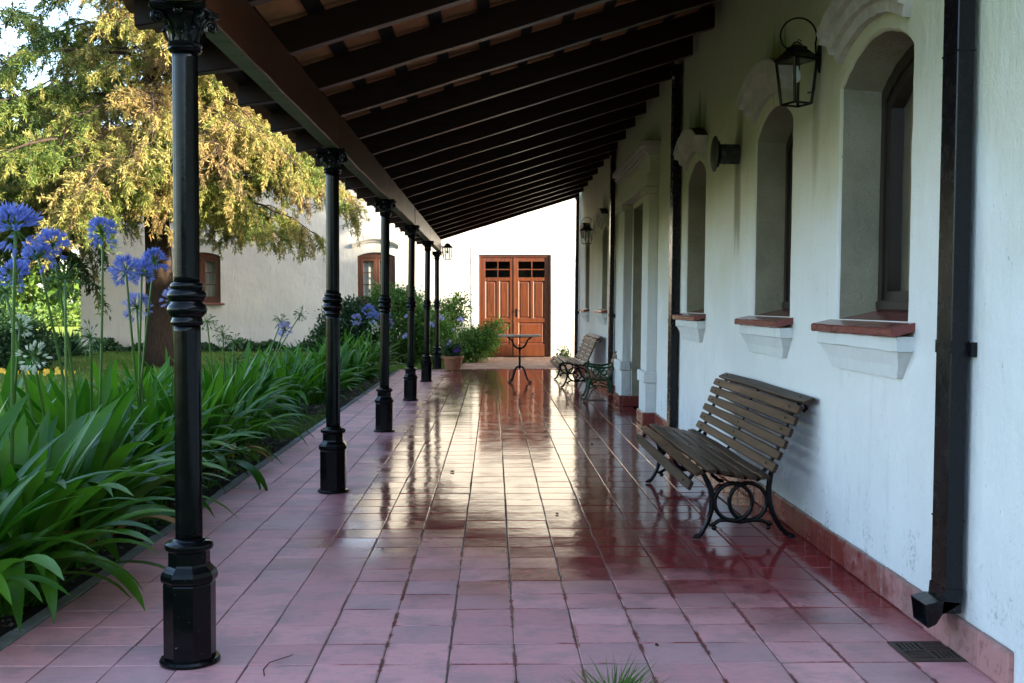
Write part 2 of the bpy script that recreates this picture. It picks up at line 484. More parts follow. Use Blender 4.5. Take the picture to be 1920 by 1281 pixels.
def link(o, parent=None):
    COL.objects.link(o)
    if parent is not None:
        o.parent = parent
    return o

def empty(name, loc=(0, 0, 0), rz=0.0, parent=None):
    o = bpy.data.objects.new(name, None)
    o.empty_display_size = 0.2
    o.location = loc
    o.rotation_euler = (0, 0, rz)
    return link(o, parent)

def copy_tree(o, parent=None):
    c = o.copy()
    COL.objects.link(c)
    if parent is not None:
        c.parent = parent
    for ch in list(o.children):
        copy_tree(ch, c)
    return c

class MB:
    def __init__(s):
        s.v = []
        s.f = []
        s.mi = []
        s.cur = 0

    def add(s, vs, fs):
        b = len(s.v)
        s.v += [tuple(q) for q in vs]
        for q in fs:
            s.f.append([i + b for i in q])
            s.mi.append(s.cur)
        return s

    def box(s, x0, x1, y0, y1, z0, z1, c=0.0):
        if c <= 0:
            return s.add([(x0, y0, z0), (x1, y0, z0), (x1, y1, z0), (x0, y1, z0), (x0, y0, z1), (x1, y0, z1), (x1, y1, z1), (x0, y1, z1)],
                         [(0, 3, 2, 1), (4, 5, 6, 7), (0, 1, 5, 4), (1, 2, 6, 5), (2, 3, 7, 6), (3, 0, 4, 7)])
        # chamfered top/vertical edges
        def ring(a, z):
            return [(x0 + a, y0, z), (x1 - a, y0, z), (x1, y0 + a, z), (x1, y1 - a, z), (x1 - a, y1, z), (x0 + a, y1, z), (x0, y1 - a, z), (x0, y0 + a, z)]
        def inner(a, z):
            return [(x0 + 1.5 * a, y0 + a, z), (x1 - 1.5 * a, y0 + a, z), (x1 - a, y0 + 1.5 * a, z), (x1 - a, y1 - 1.5 * a, z), (x1 - 1.5 * a, y1 - a, z), (x0 + 1.5 * a, y1 - a, z), (x0 + a, y1 - 1.5 * a, z), (x0 + a, y0 + 1.5 * a, z)]
        return s.loft([inner(c, z0), ring(c, z0 + c), ring(c, z1 - c), inner(c, z1)], cap=True)

    def loft(s, rings, cap=True, close=True):
        n = len(rings[0])
        vs = [p for r in rings for p in r]
        fs = []
        for k in range(len(rings) - 1):
            for i in range(n if close else n - 1):
                j = (i + 1) % n
                fs.append((k * n + i, k * n + j, (k + 1) * n + j, (k + 1) * n + i))
        if cap:
            fs.append(tuple(range(n - 1, -1, -1)))
            fs.append(tuple((len(rings) - 1) * n + i for i in range(n)))
        return s.add(vs, fs)

    def lathe(s, prof, n=20, c=(0, 0), flute=0, depth=0.0, rot=0.0, cap=True):
        rings = []
        for r, z in prof:
            ring = []
            for i in range(n):
                a = rot + 2 * math.pi * i / n
                rr = r
                if flute and i % 2:
                    rr = r - depth
                ring.append((c[0] + rr * math.cos(a), c[1] + rr * math.sin(a), z))
            rings.append(ring)
        return s.loft(rings, cap)

    def tube(s, path, rad, n=8, cap=True, flat=1.0):
        P = [Vector(p) for p in path]
        if not isinstance(rad, (list, tuple)):
            rad = [rad] * len(P)
        rings = []
        up = None
        for i, p in enumerate(P):
            d = (P[min(i + 1, len(P) - 1)] - P[max(i - 1, 0)])
            if d.length < 1e-9:
                d = Vector((0, 0, 1))
            d.normalize()
            if up is None:
                up = Vector((0, 0, 1)) if abs(d.z) < 0.9 else Vector((0, 1, 0))
                up = (up - d * up.dot(d)).normalized()
            else:
                up = (up - d * up.dot(d))
                up = up.normalized() if up.length > 1e-6 else d.orthogonal().normalized()
            sd = d.cross(up)
            rings.append([p + (up * math.cos(2 * math.pi * k / n) + sd * math.sin(2 * math.pi * k / n) * flat) * rad[i] for k in range(n)])
        return s.loft(rings, cap)

    def ring(s, c, rad, r, axis='y', n=28, m=8):
        c = Vector(c)
        vs, fs = [], []
        for i in range(n):
            a = 2 * math.pi * i / n
            if axis == 'y':
                e = Vector((math.cos(a), 0, math.sin(a)))
                w = Vector((0, 1, 0))
            elif axis == 'x':
                e = Vector((0, math.cos(a), math.sin(a)))
                w = Vector((1, 0, 0))
            else:
                e = Vector((math.cos(a), math.sin(a), 0))
                w = Vector((0, 0, 1))
            for k in range(m):
                b = 2 * math.pi * k / m
                vs.append(c + e * (rad + r * math.cos(b)) + w * r * math.sin(b))
        for i in range(n):
            for k in range(m):
                fs.append((i * m + k, ((i + 1) % n) * m + k, ((i + 1) % n) * m + (k + 1) % m, i * m + (k + 1) % m))
        return s.add(vs, fs)

    def ball(s, c, r, n=10, m=6, sz=1.0):
        prof = [(max(1e-4, r * math.sin(math.pi * k / m)), c[2] - r * sz * math.cos(math.pi * k / m)) for k in range(m + 1)]
        return s.lathe(prof, n, (c[0], c[1]))

    def build(s, name, mat, parent=None, smooth=None, loc=None, fix=True):
        me = bpy.data.meshes.new(name)
        me.from_pydata([tuple(v) for v in s.v], [], s.f)
        mats = mat if isinstance(mat, (list, tuple)) else [mat]
        for m_ in mats:
            me.materials.append(M[m_])
        if len(mats) > 1:
            me.polygons.foreach_set('material_index', s.mi)
        if fix:
            bm = bmesh.new()
            bm.from_mesh(me)
            bmesh.ops.recalc_face_normals(bm, faces=bm.faces)
            bm.to_mesh(me)
            bm.free()
        if smooth:
            me.polygons.foreach_set('use_smooth', [True] * len(me.polygons))
            if smooth is not True:
                me.set_sharp_from_angle(angle=R(smooth))
        me.update()
        o = bpy.data.objects.new(name, me)
        if loc is not None:
            o.location = loc
        return link(o, parent)

def np_mesh(name, V, F, mat, tv=None, parent=None, smooth=False):
    """numpy arrays to a mesh object; F is (n,3) or (n,4); tv one value per vertex"""
    V = np.asarray(V, np.float32)
    F = np.asarray(F, np.int32)
    k = F.shape[1]
    me = bpy.data.meshes.new(name)
    me.vertices.add(len(V))
    me.vertices.foreach_set('co', V.ravel())
    me.loops.add(F.size)
    me.loops.foreach_set('vertex_index', F.ravel())
    me.polygons.add(len(F))
    me.polygons.foreach_set('loop_start', np.arange(0, F.size, k, dtype=np.int32))
    me.polygons.foreach_set('loop_total', np.full(len(F), k, np.int32))
    me.polygons.foreach_set('use_smooth', np.full(len(F), bool(smooth)))
    me.update(calc_edges=True)
    if tv is not None:
        a = me.attributes.new('tv', 'FLOAT', 'POINT')
        a.data.foreach_set('value', np.asarray(tv, np.float32))
    me.materials.append(M[mat])
    o = bpy.data.objects.new(name, me)
    return link(o, parent)

def unit(a):
    return a / np.maximum(np.linalg.norm(a, axis=-1, keepdims=True), 1e-9)

def leaf_quads(C, D, L, W, tv, sid=None, kite=True):
    """leaf-sized four-sided faces: C base points, D directions"""
    n = len(C)
    D = unit(D)
    if sid is None:
        rv = RNG.normal(size=(n, 3))
    else:
        rv = sid
    S = unit(np.cross(D, rv))
    L = np.broadcast_to(np.asarray(L), (n,))[:, None]
    W = np.broadcast_to(np.asarray(W), (n,))[:, None]
    if kite:
        V = np.stack([C, C + D * L * 0.45 + S * W * 0.5, C + D * L, C + D * L * 0.45 - S * W * 0.5], 1)
    else:
        V = np.stack([C + S * W * 0.5, C + D * L + S * W * 0.2, C + D * L - S * W * 0.2, C - S * W * 0.5], 1)
    F = np.arange(n * 4).reshape(n, 4)
    return V.reshape(-1, 3), F, np.repeat(tv, 4)

class NP:
    def __init__(s):
        s.V, s.F, s.T, s.n = [], [], [], 0
    def add(s, V, F, T):
        s.V.append(V); s.F.append(F + s.n); s.T.append(T); s.n += len(V)
    def build(s, name, mat, parent=None, smooth=False):
        return np_mesh(name, np.concatenate(s.V), np.concatenate(s.F), mat, np.concatenate(s.T), parent, smooth)

# ================================================================== ground
def sstep(a, b, x):
    t = min(1.0, max(0.0, (x - a) / (b - a)))
    return t * t * (3 - 2 * t)

def gz(x, y):
    """height of the lawn: a little below the terrace, rising gently towards the far house"""
    return -0.045 + 0.17 * sstep(13, 26, y) * sstep(-2.0, -4.2, x)

def axis_pts(parts):
    out = []
    for a, b, n in parts:
        out += list(np.linspace(a, b, n, endpoint=False))
    return out + [parts[-1][1]]
gx = axis_pts([(-900, -60, 8), (-60, -16, 11), (-16, 4, 60), (4, 60, 10), (60, 900, 8)])
gy = axis_pts([(-400, -10, 8), (-10, 32, 84), (32, 80, 14), (80, 1400, 12)])
V = [(x, y, gz(x, y)) for y in gy for x in gx]
nx = len(gx)
F = [(j * nx + i, j * nx + i + 1, (j + 1) * nx + i + 1, (j + 1) * nx + i) for j in range(len(gy) - 1) for i in range(nx - 1)]
g = MB(); g.add(V, F)
tag(g.build('lawn', 'lawn', smooth=True, fix=False), kind='structure')

# planting bed of bare soil between terrace and lawn
bx_ = np.linspace(-3.95, -1.985, 24)
by_ = np.linspace(2.4, 22.6, 200)
V = []
for y in by_:
    for i, x in enumerate(bx_):
        e = min(i, len(bx_) - 1 - i)
        wob = 0.10 * math.sin(y * 1.7) + 0.07 * math.sin(y * 4.1 + 1)
        z = gz(x, y) + (0.0 if e == 0 and i == 0 else 0.018 + 0.022 * (RNG.random() - 0.3))
        if i == 0:
            z = gz(x, y) - 0.01
        if i == len(bx_) - 1:
            z = -0.02
        V.append((x + (wob if i < 6 else 0), y, z))
F = [(j * 24 + i, j * 24 + i + 1, (j + 1) * 24 + i + 1, (j + 1) * 24 + i) for j in range(199) for i in range(23)]
g = MB(); g.add(V, F)
soil = tag(g.build('soil_bed', 'soil', smooth=True, fix=False), kind='structure')

# ================================================================== terrace floor
X0, Y0, T = -1.919, 3.602, 0.25
floor = tag(empty('veranda_floor', (0, 0, 0)), kind='structure')
g = MB()
g.box(X0 - 0.002, 1.80, 3.604, 22.85, -0.12, -0.0035)
g.build('grout_bed', 'grout', floor)
g = MB()
n_ = 40
for k in range(n_):
    ya = 3.60 + k * (19.30 / n_)
    yb = ya + 19.30 / n_ - 0.004
    dz = random.uniform(-0.004, 0.001)
    dx = random.uniform(-0.008, 0.008)
    g.box(-1.995 + dx, X0 - 0.006, ya, yb, -0.13, 0.002 + dz, 0.006)
g.build('cement_edging', 'cement', floor)
g = MB()
for k in range(15):
    xa = X0 + k * T
    g.box(xa + 0.003, xa + T - 0.003, 22.86, 23.06, -0.10, 0.006 + random.uniform(-0.002, 0.002), 0.012)
g.build('terrace_nosing', 'skirting', floor)

def tile_mesh(i, w=T - 0.0058, d=T - 0.0062, h=0.022):
    rs = random.Random(i)
    c = 0.0035
    b = MB()
    def rr(a, z):
        pts = []
        for sx, sy in ((-1, -1), (1, -1), (1, 1), (-1, 1)):
            pts.append((sx * (w / 2 - a) + rs.uniform(-0.0009, 0.0009), sy * (d / 2 - a) + rs.uniform(-0.0006, 0.0006), z))
        return pts
    b.loft([rr(0, -h), rr(0, -c * 0.6), rr(c, 0)], cap=True)
    return b
grid = []
for r in range(77):
    for c in range(15):
        grid.append((r, c))
GR1 = (1.56, 1.805, 4.11, 4.345)        # drain gratings replace one tile each
def in_grate(xc, yc):
    return (abs(xc - 1.706) < 0.06 and abs(yc - 4.227) < 0.06) or (abs(xc - 1.456) < 0.06 and abs(yc - 15.477) < 0.06)
protos = []
near = [(r, c) for r, c in grid if r < 20]
rest = [(r, c) for r, c in grid if r >= 20]
for r, c in near:
    xc, yc = X0 + (c + 0.5) * T, Y0 + (r + 0.5) * T
    if in_grate(xc, yc):
        continue
    if len(protos) < 8:
        o = tile_mesh(len(protos)).build('floor_tile', 'tile', floor)
        protos.append(o.data)
    else:
        o = link(bpy.data.objects.new('floor_tile', random.choice(protos)), floor)
    o.location = (xc + random.uniform(-0.0016, 0.0016), yc + random.uniform(-0.0013, 0.0013), random.uniform(-0.0016, 0.0010))
    o.rotation_euler = (random.gauss(0, R(0.22)), random.gauss(0, R(0.22)), random.gauss(0, R(0.22)))
acc = NP()
for r, c in rest:
    xc, yc = X0 + (c + 0.5) * T, Y0 + (r + 0.5) * T
    if in_grate(xc, yc):
        continue
    b = tile_mesh(random.randrange(999))
    rot = np.array(Matrix.Rotation(random.gauss(0, R(0.16)), 3, 'X') @ Matrix.Rotation(random.gauss(0, R(0.16)), 3, 'Y'))
    vv = np.array([tuple(p) for p in b.v]) @ rot.T + np.array([xc, yc, random.uniform(-0.0012, 0.0008)])
    ff = np.array([f for f in b.f if len(f) == 4])
    acc.add(vv, ff, np.full(len(vv), random.random()))
o = acc.build('distant_tiles', 'tile', floor)
o['kind'] = 'stuff'

# drain gratings
def drain(loc, label):
    e = tag(empty('drain_grating', loc), label, 'drain grating', 'floor drains')
    g = MB(); w = 0.118
    g.box(-w, w, -w, -w + 0.022, -0.03, 0.004, 0.003); g.box(-w, w, w - 0.022, w, -0.03, 0.004, 0.003)
    g.box(-w, -w + 0.022, -w + 0.022, w - 0.022, -0.03, 0.0035); g.box(w - 0.022, w, -w + 0.022, w - 0.022, -0.03, 0.0035)
    g.build('frame', 'grate', e)
    m = MB(); m.box(-w + 0.01, w - 0.01, -w + 0.01, w - 0.01, -0.0034, -0.0030)
    m.build('pit', 'black', e)
    for q in range(4):
        for k in range(4):
            b = MB()
            t = 0.02 + 0.018 * k
            b.box(0.006, 0.092, t, t + 0.0095, -0.0025, 0.003)
            o = b.build('bar', 'grate', e)
            o.rotation_euler = (0, 0, q * math.pi / 2)
    for q in range(2):
        b = MB(); b.box(-0.095, 0.095, -0.006, 0.006, -0.0025, 0.0036 + 0.0004 * q)
        o = b.build('cross_bar', 'grate', e)
        o.rotation_euler = (0, 0, q * math.pi / 2)
    return e
drain((1.688, 4.227, 0), 'rusty square drain grating in the floor below the nearest downpipe')
drain((1.456, 15.477, 0), 'small dark drain grating in the floor under the green armchair')

# ================================================================== brick apron before the far door
paving = tag(empty('brick_paving', (0, 0, 0)), kind='structure')
g = MB(); g.box(-0.72, 4.5, 23.07, 28.72, -0.20, -0.032)
g.build('mortar_bed', 'grout', paving)
acc = NP()
yy = 23.08
row = 0
while yy < 28.65:
    xx = -0.70 + (0.0 if row % 2 else 0.06)
    while xx < 3.2:
        h = -0.020 + random.uniform(-0.005, 0.004)
        b = MB(); b.box(xx, xx + 0.232, yy, yy + 0.112, -0.05, h)
        vv = np.array(b.v); acc.add(vv, np.array(b.f), np.full(8, random.random()))
        xx += 0.24
    yy += 0.12
    row += 1
o = acc.build('bricks', 'brick', paving); o['kind'] = 'stuff'

# ================================================================== main house (right)
HX, TILT = 1.81, 0.010
house = tag(empty('main_house', (HX, 0, 0)), 'long white plastered house wall with arched windows along the veranda', 'house')
house.rotation_euler = (0, TILT, 0)
HY0, HY1, HTOP = 3.655, 23.75, 4.05

WIN = [(5.34, 0.50), (7.26, 0.48), (10.01, 0.465), (18.20, 0.48), (21.50, 0.47)]
SILL, SPR, RISE = 1.272, 2.485, 0.155
DOOR = (13.65, 0.90, 2.60)

def half_loop(yc, hw, s, rs, off=0.0, door=None):
    """outline of half an opening from bottom centre round to the crown"""
    pts = []
    zb = SILL if door is None else 0.0
    zt = SPR if door is None else door
    pts.append((yc, zb))
    nj = 14
    for k in range(nj + 1):
        z = zb + (zt - zb) * k / nj
        j = rs.gauss(0, 0.0022)
        pts.append((yc + s * (hw + off + j), z))
    if door is None:
        rad = (hw * hw + RISE * RISE) / (2 * RISE)
        zc = SPR + RISE - rad
        a0 = math.asin(hw / rad)
        for k in range(1, 11):
            a = a0 * (1 - k / 10)
            r2 = rad + off + (rs.gauss(0, 0.0022) if k < 10 else 0)
            pts.append((yc + s * r2 * math.sin(a), zc + r2 * math.cos(a)))
    else:
        pts[-1] = (pts[-1][0], door + off)
        pts.append((yc, door + off))
    return pts

wall = MB()
rev_parts = []
opens = [(yc, hw, None) for yc, hw in WIN] + [(DOOR[0], DOOR[1], DOOR[2])]
opens.sort()
bounds = [HY0] + [(opens[i][0] + opens[i + 1][0]) / 2 for i in range(len(opens) - 1)] + [HY1]
BEV = 0.016
for i, (yc, hw, dr) in enumerate(opens):
    ya, yb = bounds[i], bounds[i + 1]
    for s, ye in ((-1, ya), (1, yb)):
        seed = int(yc * 100) + s
        fr = half_loop(yc, hw, s, random.Random(seed), BEV, dr)
        inn = half_loop(yc, hw, s, random.Random(seed), 0.0, dr)
        if dr is None:
            poly = [(ye, 0.0), (yc, 0.0)] + fr + [(yc, HTOP), (ye, HTOP)]
        else:
            poly = [(ye, 0.0)] + fr[1:] + [(yc, HTOP), (ye, HTOP)]
        wall.add([(0, p[0], p[1]) for p in poly], [tuple(range(len(poly)))])
        # rounded arris between face and reveal
        n = len(fr)
        vs = [(0, p[0], p[1]) for p in fr[1:]] + [(BEV * 0.45, p[0] - s * 0.0 + (q[0] - p[0]) * 0.62, p[1] + (q[1] - p[1]) * 0.62) for p, q in zip(fr[1:], inn[1:])] + [(BEV, q[0], q[1]) for q in inn[1:]]
        m = n - 1
        wall.add(vs, [(k, k + 1, m + k + 1, m + k) for k in range(m - 1)] + [(m + k, m + k + 1, 2 * m + k + 1, 2 * m + k) for k in range(m - 1)])
    il = half_loop(yc, hw, 1, random.Random(int(yc * 100) + 1), 0, dr)
    ir = half_loop(yc, hw, -1, random.Random(int(yc * 100) - 1), 0, dr)
    loop = il[1:] + ir[1:-1][::-1]
    rev_parts.append((yc, hw, dr, loop))
# ends, unseen wing added towards the viewer to block sun, dark backing
wall.add([(0, HY0, 0), (11, HY0, 0), (11, HY0, HTOP), (0, HY0, HTOP)], [(0, 1, 2, 3)])
wall.add([(0, HY1, 0), (11, HY1, 0), (11, HY1, HTOP), (0, HY1, HTOP)], [(0, 1, 2, 3)])
wall.box(0.9, 11, -14, HY0 - 0.02, 0, HTOP)
wall.build('wall', 'plaster', house)
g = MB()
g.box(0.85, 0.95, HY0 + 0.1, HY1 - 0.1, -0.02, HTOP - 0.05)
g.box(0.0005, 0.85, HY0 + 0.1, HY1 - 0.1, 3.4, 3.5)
g.build('dark_backing', 'backing_sheet', house)  # dark sheets added behind the windows to stop light
g = MB()
for ys, ye in ((-14.4, HY1 + 0.15),):
    g.add([(0.0, ys, HTOP), (5.5, ys, HTOP + 3.1), (11.2, ys, HTOP), (0.0, ye, HTOP), (5.5, ye, HTOP + 3.1), (11.2, ye, HTOP)],
          [(0, 1, 4, 3), (1, 2, 5, 4), (0, 2, 1), (3, 4, 5), (0, 3, 5, 2)])
g.build('roof', 'roof_top', house)  # unseen gable, made tall and long to block low sun

for yc, hw, dr, loop in rev_parts:
    dep = 0.27 if dr is None else 0.30
    sp = 0.022
    zc = (SILL + SPR) / 2
    def inset(a, x):
        out = []
        for y, z in loop:
            sy = -1 if y > yc + 0.02 else (1 if y < yc - 0.02 else 0)
            sz = -a if z > SPR - 0.01 else 0
            out.append((x, y + sy * a, z + sz))
        return out
    g = MB()
    A = [(BEV, p[0], p[1]) for p in loop]
    B = inset(sp, dep)
    n = len(loop)
    mid = [((1 - t) * BEV + t * dep, pa[1] + (pb[1] - pa[1]) * t + random.gauss(0, 0.0015), pa[2] + (pb[2] - pa[2]) * t) for t in (0.5,) for pa, pb in zip(A, B)]
    g.add(A + mid + B, [(k, k + 1, n + k + 1, n + k) for k in range(n - 1)] + [(n + k, n + k + 1, 2 * n + k + 1, 2 * n + k) for k in range(n - 1)])
    g.build('reveal', 'reveal', house, smooth=40)
    if dr is not None:
        continue
    # window frame, arched
    zb = SILL + 0.045
    O = [(y, z) for _, y, z in inset(sp, 0)]
    def ins2(a):
        out = []
        for y, z in O:
            sy = -1 if y > yc + 0.02 else (1 if y < yc - 0.02 else 0)
            zz = z - a if z > SPR - 0.03 else z
            out.append((y + sy * a, zz))
        out[0] = (out[0][0], zb + a); out[-1] = (out[-1][0], zb + a)
        out = [(y, max(z, zb + a)) for y, z in out]
        return out
    fo, fi, fj = O, ins2(0.055), ins2(0.10)
    x1, x2, x3 = dep - 0.06, dep - 0.045, dep - 0.01
    g = MB()
    n = len(fo)
    def band(la, xa, lb, xb):
        g.add([(xa, y, z) for y, z in la] + [(xb, y, z) for y, z in lb], [(k, (k + 1) % n, n + (k + 1) % n, n + k) for k in range(n)])
    band(fo, x1, fi, x1); band(fi, x1, fi, x2); band(fi, x2, fj, x2); band(fj, x2, fj, x3 + 0.03)
    g.box(x2 - 0.004, x3 + 0.02, yc - 0.028, yc + 0.028, zb + 0.09, SPR + RISE - 0.10)
    g.box(x1 - 0.012, x2 + 0.02, yc - hw + sp + 0.002, yc + hw - sp - 0.002, zb + 0.004, zb + 0.05, 0.004)
    w = g.build('window', 'frame_dark', house, smooth=30)
    m = len(fj)
    for s in (-1, 1):
        half = [(y, z) for y, z in fj if (y - yc) * s > 0.03]
        half = sorted(half, key=lambda p: (p[1], -abs(p[0] - yc)))
        poly = [(yc + s * 0.03, half[0][1])] + half + [(yc + s * 0.03, max(z for _, z in half) + 0.004)]
        p_ = MB(); p_.add([(x3, y, z) for y, z in poly], [tuple(range(len(poly)))])
        p_.build('pane', 'glass', w)
    c_ = MB()
    ns = 46
    rows = []
    for k in range(ns):
        y = yc - hw + 2 * hw * k / (ns - 1)
        rows.append((dep + 0.07 + 0.018 * math.sin(k * 1.25 + 0.6 * math.sin(k * 0.7)), y))
    c_.add([(x, y, z) for x, y in rows for z in (SILL - 0.02, SPR + RISE + 0.05)], [(2 * k, 2 * k + 2, 2 * k + 3, 2 * k + 1) for k in range(ns - 1)])
    c_.build('curtain', 'curtain', w, smooth=True, fix=False)

def jbox(g, x0, x1, y0, y1, z0, z1, j=0.003, seg=8, c=0.006):
    """a slightly wavering plaster bar running along y"""
    rings = []
    for k in range(seg + 1):
        y = y0 + (y1 - y0) * k / seg
        a, b, d = (random.gauss(0, j) for _ in range(3))
        rings.append([(x0 + a + c, y, z0 + b), (x0 + a, y, z0 + b + c), (x0 + a, y, z1 + d - c), (x0 + a + c, y, z1 + d), (x1, y, z1 + d), (x1, y, z0 + b)])
    g.loft(rings, True)

for i, (yc, hw) in enumerate(WIN):
    # red tile sill
    g = MB()
    rings = []
    for k in range(15):
        y = yc - hw - 0.10 + (2 * hw + 0.20) * k / 14
        a, b_, c_2 = (random.gauss(0, 0.0013) for _ in range(3))
        rings.append([(-0.098 + a, y, 1.205 + b_), (-0.105 + a, y, 1.212 + b_), (-0.105 + a, y, 1.238 + c_2), (-0.098 + a, y, 1.245 + c_2), (0.004, y, 1.2695), (0.004, y, 1.2325)])
    g.loft(rings, True)
    ya, yb = yc - hw + 0.003, yc + hw - 0.003
    g.loft([[(0.0045, ya, 1.235), (0.0045, yb, 1.235), (0.0045, yb, 1.270), (0.0045, ya, 1.270)], [(0.255, ya + 0.018, 1.235), (0.255, yb - 0.018, 1.235), (0.255, yb - 0.018, 1.328), (0.255, ya + 0.018, 1.328)]], True)
    g.build('window_sill', 'sill', house)
    # plaster corbel under it
    g = MB()
    jbox(g, -0.075, 0.003, yc - hw - 0.085, yc + hw + 0.085, 1.14, 1.2050, 0.002, 10, 0.005)
    ya, yb = yc - hw - 0.075, yc + hw + 0.075
    top = [(-0.066, ya, 1.1395), (-0.066, yb, 1.1395), (0.003, yb, 1.1395), (0.003, ya, 1.1395)]
    bot = [(-0.028, ya + 0.11, 1.018), (-0.028, yb - 0.11, 1.018), (0.003, yb - 0.11, 1.018), (0.003, ya + 0.11, 1.018)]
    mid = [(-0.040, ya + 0.06, 1.075), (-0.040, yb - 0.06, 1.075), (0.003, yb - 0.06, 1.075), (0.003, ya + 0.06, 1.075)]
    g.loft([bot, mid, top], True)
    g.build('sill_corbel', 'plaster_trim', house)
    # stepped hood moulding over the arch
    g = MB()
    Rin, ang, zc = 1.06, R(26.3), 1.66
    prof = [(0.0, 0.0), (0.0, -0.035), (0.055, -0.042), (0.06, -0.070), (0.115, -0.078), (0.122, -0.112), (0.195, -0.122), (0.205, -0.112), (0.205, 0.0)]
    nseg = 22
    rings = []
    for k in range(nseg + 1):
        a = -ang + 2 * ang * k / nseg
        jr = random.gauss(0, 0.0022)
        rings.append([(px + (random.gauss(0, 0.0015) if px < 0 else 0), yc + (Rin + pr + jr) * math.sin(a), zc + (Rin + pr + jr) * math.cos(a)) for pr, px in prof])
    n = len(prof)
    for k in range(nseg):
        for q in range(n):
            g.cur = 1 if q == n - 2 else 0
            q2 = (q + 1) % n
            g.add([rings[k][q], rings[k][q2], rings[k + 1][q2], rings[k + 1][q]], [(0, 1, 2, 3)])
    g.cur = 0
    g.add(rings[0], [tuple(range(n))]); g.add(rings[-1], [tuple(range(n))])
    g.build('hood_moulding', ['pink', 'moss'], house)

# ---- classical door surround
PN, PF, PR = (12.25, 12.75), (14.55, 15.22), 0.115
for y0, y1 in (PN, PF):
    g = MB()
    g.box(-PR, 0.003, y0 + 0.02, y1 - 0.02 if y0 == PN[0] else y1 - 0.03, 0.60, 2.585, 0.008)
    p = g.build('pilaster', 'plaster_trim', house)
    b = MB(); b.box(-PR - 0.035, 0.002, y0 - 0.015, y1 + 0.015, 0.47, 0.60, 0.012); b.build('pilaster_ring', 'plaster_trim', p)
    b = MB(); b.box(-PR - 0.012, 0.0025, y0, y1, 0.0, 0.469, 0.008); b.build('pilaster_plinth', 'plaster_trim', p)
    b = MB(); b.box(-PR - 0.03, 0.002, y0 - 0.005, y1 + 0.01, 2.586, 2.66, 0.010); b.build('pilaster_cap', 'plaster_trim', p)
EA, EB = 12.17, 15.32
g = MB()
jbox(g, -0.150, 0.002, EA + 0.045, EB - 0.045, 2.661, 2.80, 0.002, 14, 0.006)
arch = g.build('entablature', 'plaster_trim', house)
b = MB(); jbox(b, -0.105, 0.0025, EA + 0.08, EB - 0.08, 2.801, 3.0, 0.002, 14, 0.004); b.build('frieze', 'plaster', arch)
b = MB(); jbox(b, -0.135, 0.002, EA + 0.06, EB - 0.06, 3.001, 3.035, 0.002, 14, 0.005)
jbox(b, -0.165, 0.0022, EA + 0.03, EB - 0.03, 3.036, 3.085, 0.003, 18, 0.006); b.build('cornice_bed', 'pink', arch)
b = MB()
nb = 22
for k in range(nb):
    ya = EA + (EB - EA) * k / nb
    b.box(-0.20 + random.gauss(0, 0.003), 0.002, ya + 0.001, ya + (EB - EA) / nb - 0.0015, 3.086, 3.150 + random.gauss(0, 0.003), 0.006)
b.build('cornice', 'pink', arch)
b = MB(); b.box(-0.17, 0.001, EA + 0.02, EB - 0.02, 3.12, 3.158); b.build('cornice_top', 'moss', arch)
# door leaf set deep in the opening
g = MB(); g.box(0.29, 0.335, 12.77, 14.53, 0.0, 2.58)
d = g.build('door', 'frame_dark', house)
for y0 in (12.85, 13.72):
    for z0, z1 in ((0.18, 0.85), (0.98, 2.42)):
        b = MB(); b.box(0.275, 0.291, y0, y0 + 0.72, z0, z1, 0.006); b.build('door_panel', 'frame_dark', d)

# ---- red skirting tiles
SK = [(3.77, 12.232, 0.0), (15.25, 23.70, 0.0)]
sk_protos = {}
def skirt(y0, L, x, rot=0.0):
    key = round(L, 3)
    if key not in sk_protos:
        b = MB(); b.box(-0.026, 0.0025, 0.0028, L - 0.0028, 0.001, 0.142, 0.007)
        o = b.build('skirting_tile', 'skirting', house); sk_protos[key] = o.data
    else:
        o = link(bpy.data.objects.new('skirting_tile', sk_protos[key]), house)
    o.location = (x + random.gauss(0, 0.0012), y0, random.gauss(0, 0.0015))
    o.rotation_euler = (0, 0, rot + random.gauss(0, 0.003))
for a, b, x in SK:
    n = round((b - a) / 0.25)
    for k in range(n):
        skirt(a + k * (b - a) / n, (b - a) / n, x)
for y0, y1 in (PN, PF):
    skirt(y0 - 0.002, (y1 - y0) / 2, -PR - 0.0125); skirt((y0 + y1) / 2, (y1 - y0) / 2 , -PR - 0.0125)
    o = link(bpy.data.objects.new('skirting_tile', None or sk_protos[round((y1 - y0) / 2, 3)]), house)
    b = MB(); b.box(-PR - 0.036, 0.0, y0 - 0.026, y0 - 0.003, 0.001, 0.144, 0.006)
    bpy.data.objects.remove(o)
    b.build('skirting_tile', 'skirting', house)
for k in range(2):   # skirting turning into the door reveal
    b = MB(); ya = 14.55 - 0.028
    b.box(0.002 + 0.14 * k - PR * (1 - k), 0.138 + 0.14 * k, ya, ya + 0.024, 0.001, 0.142, 0.006); b.build('skirting_tile', 'skirting', house)

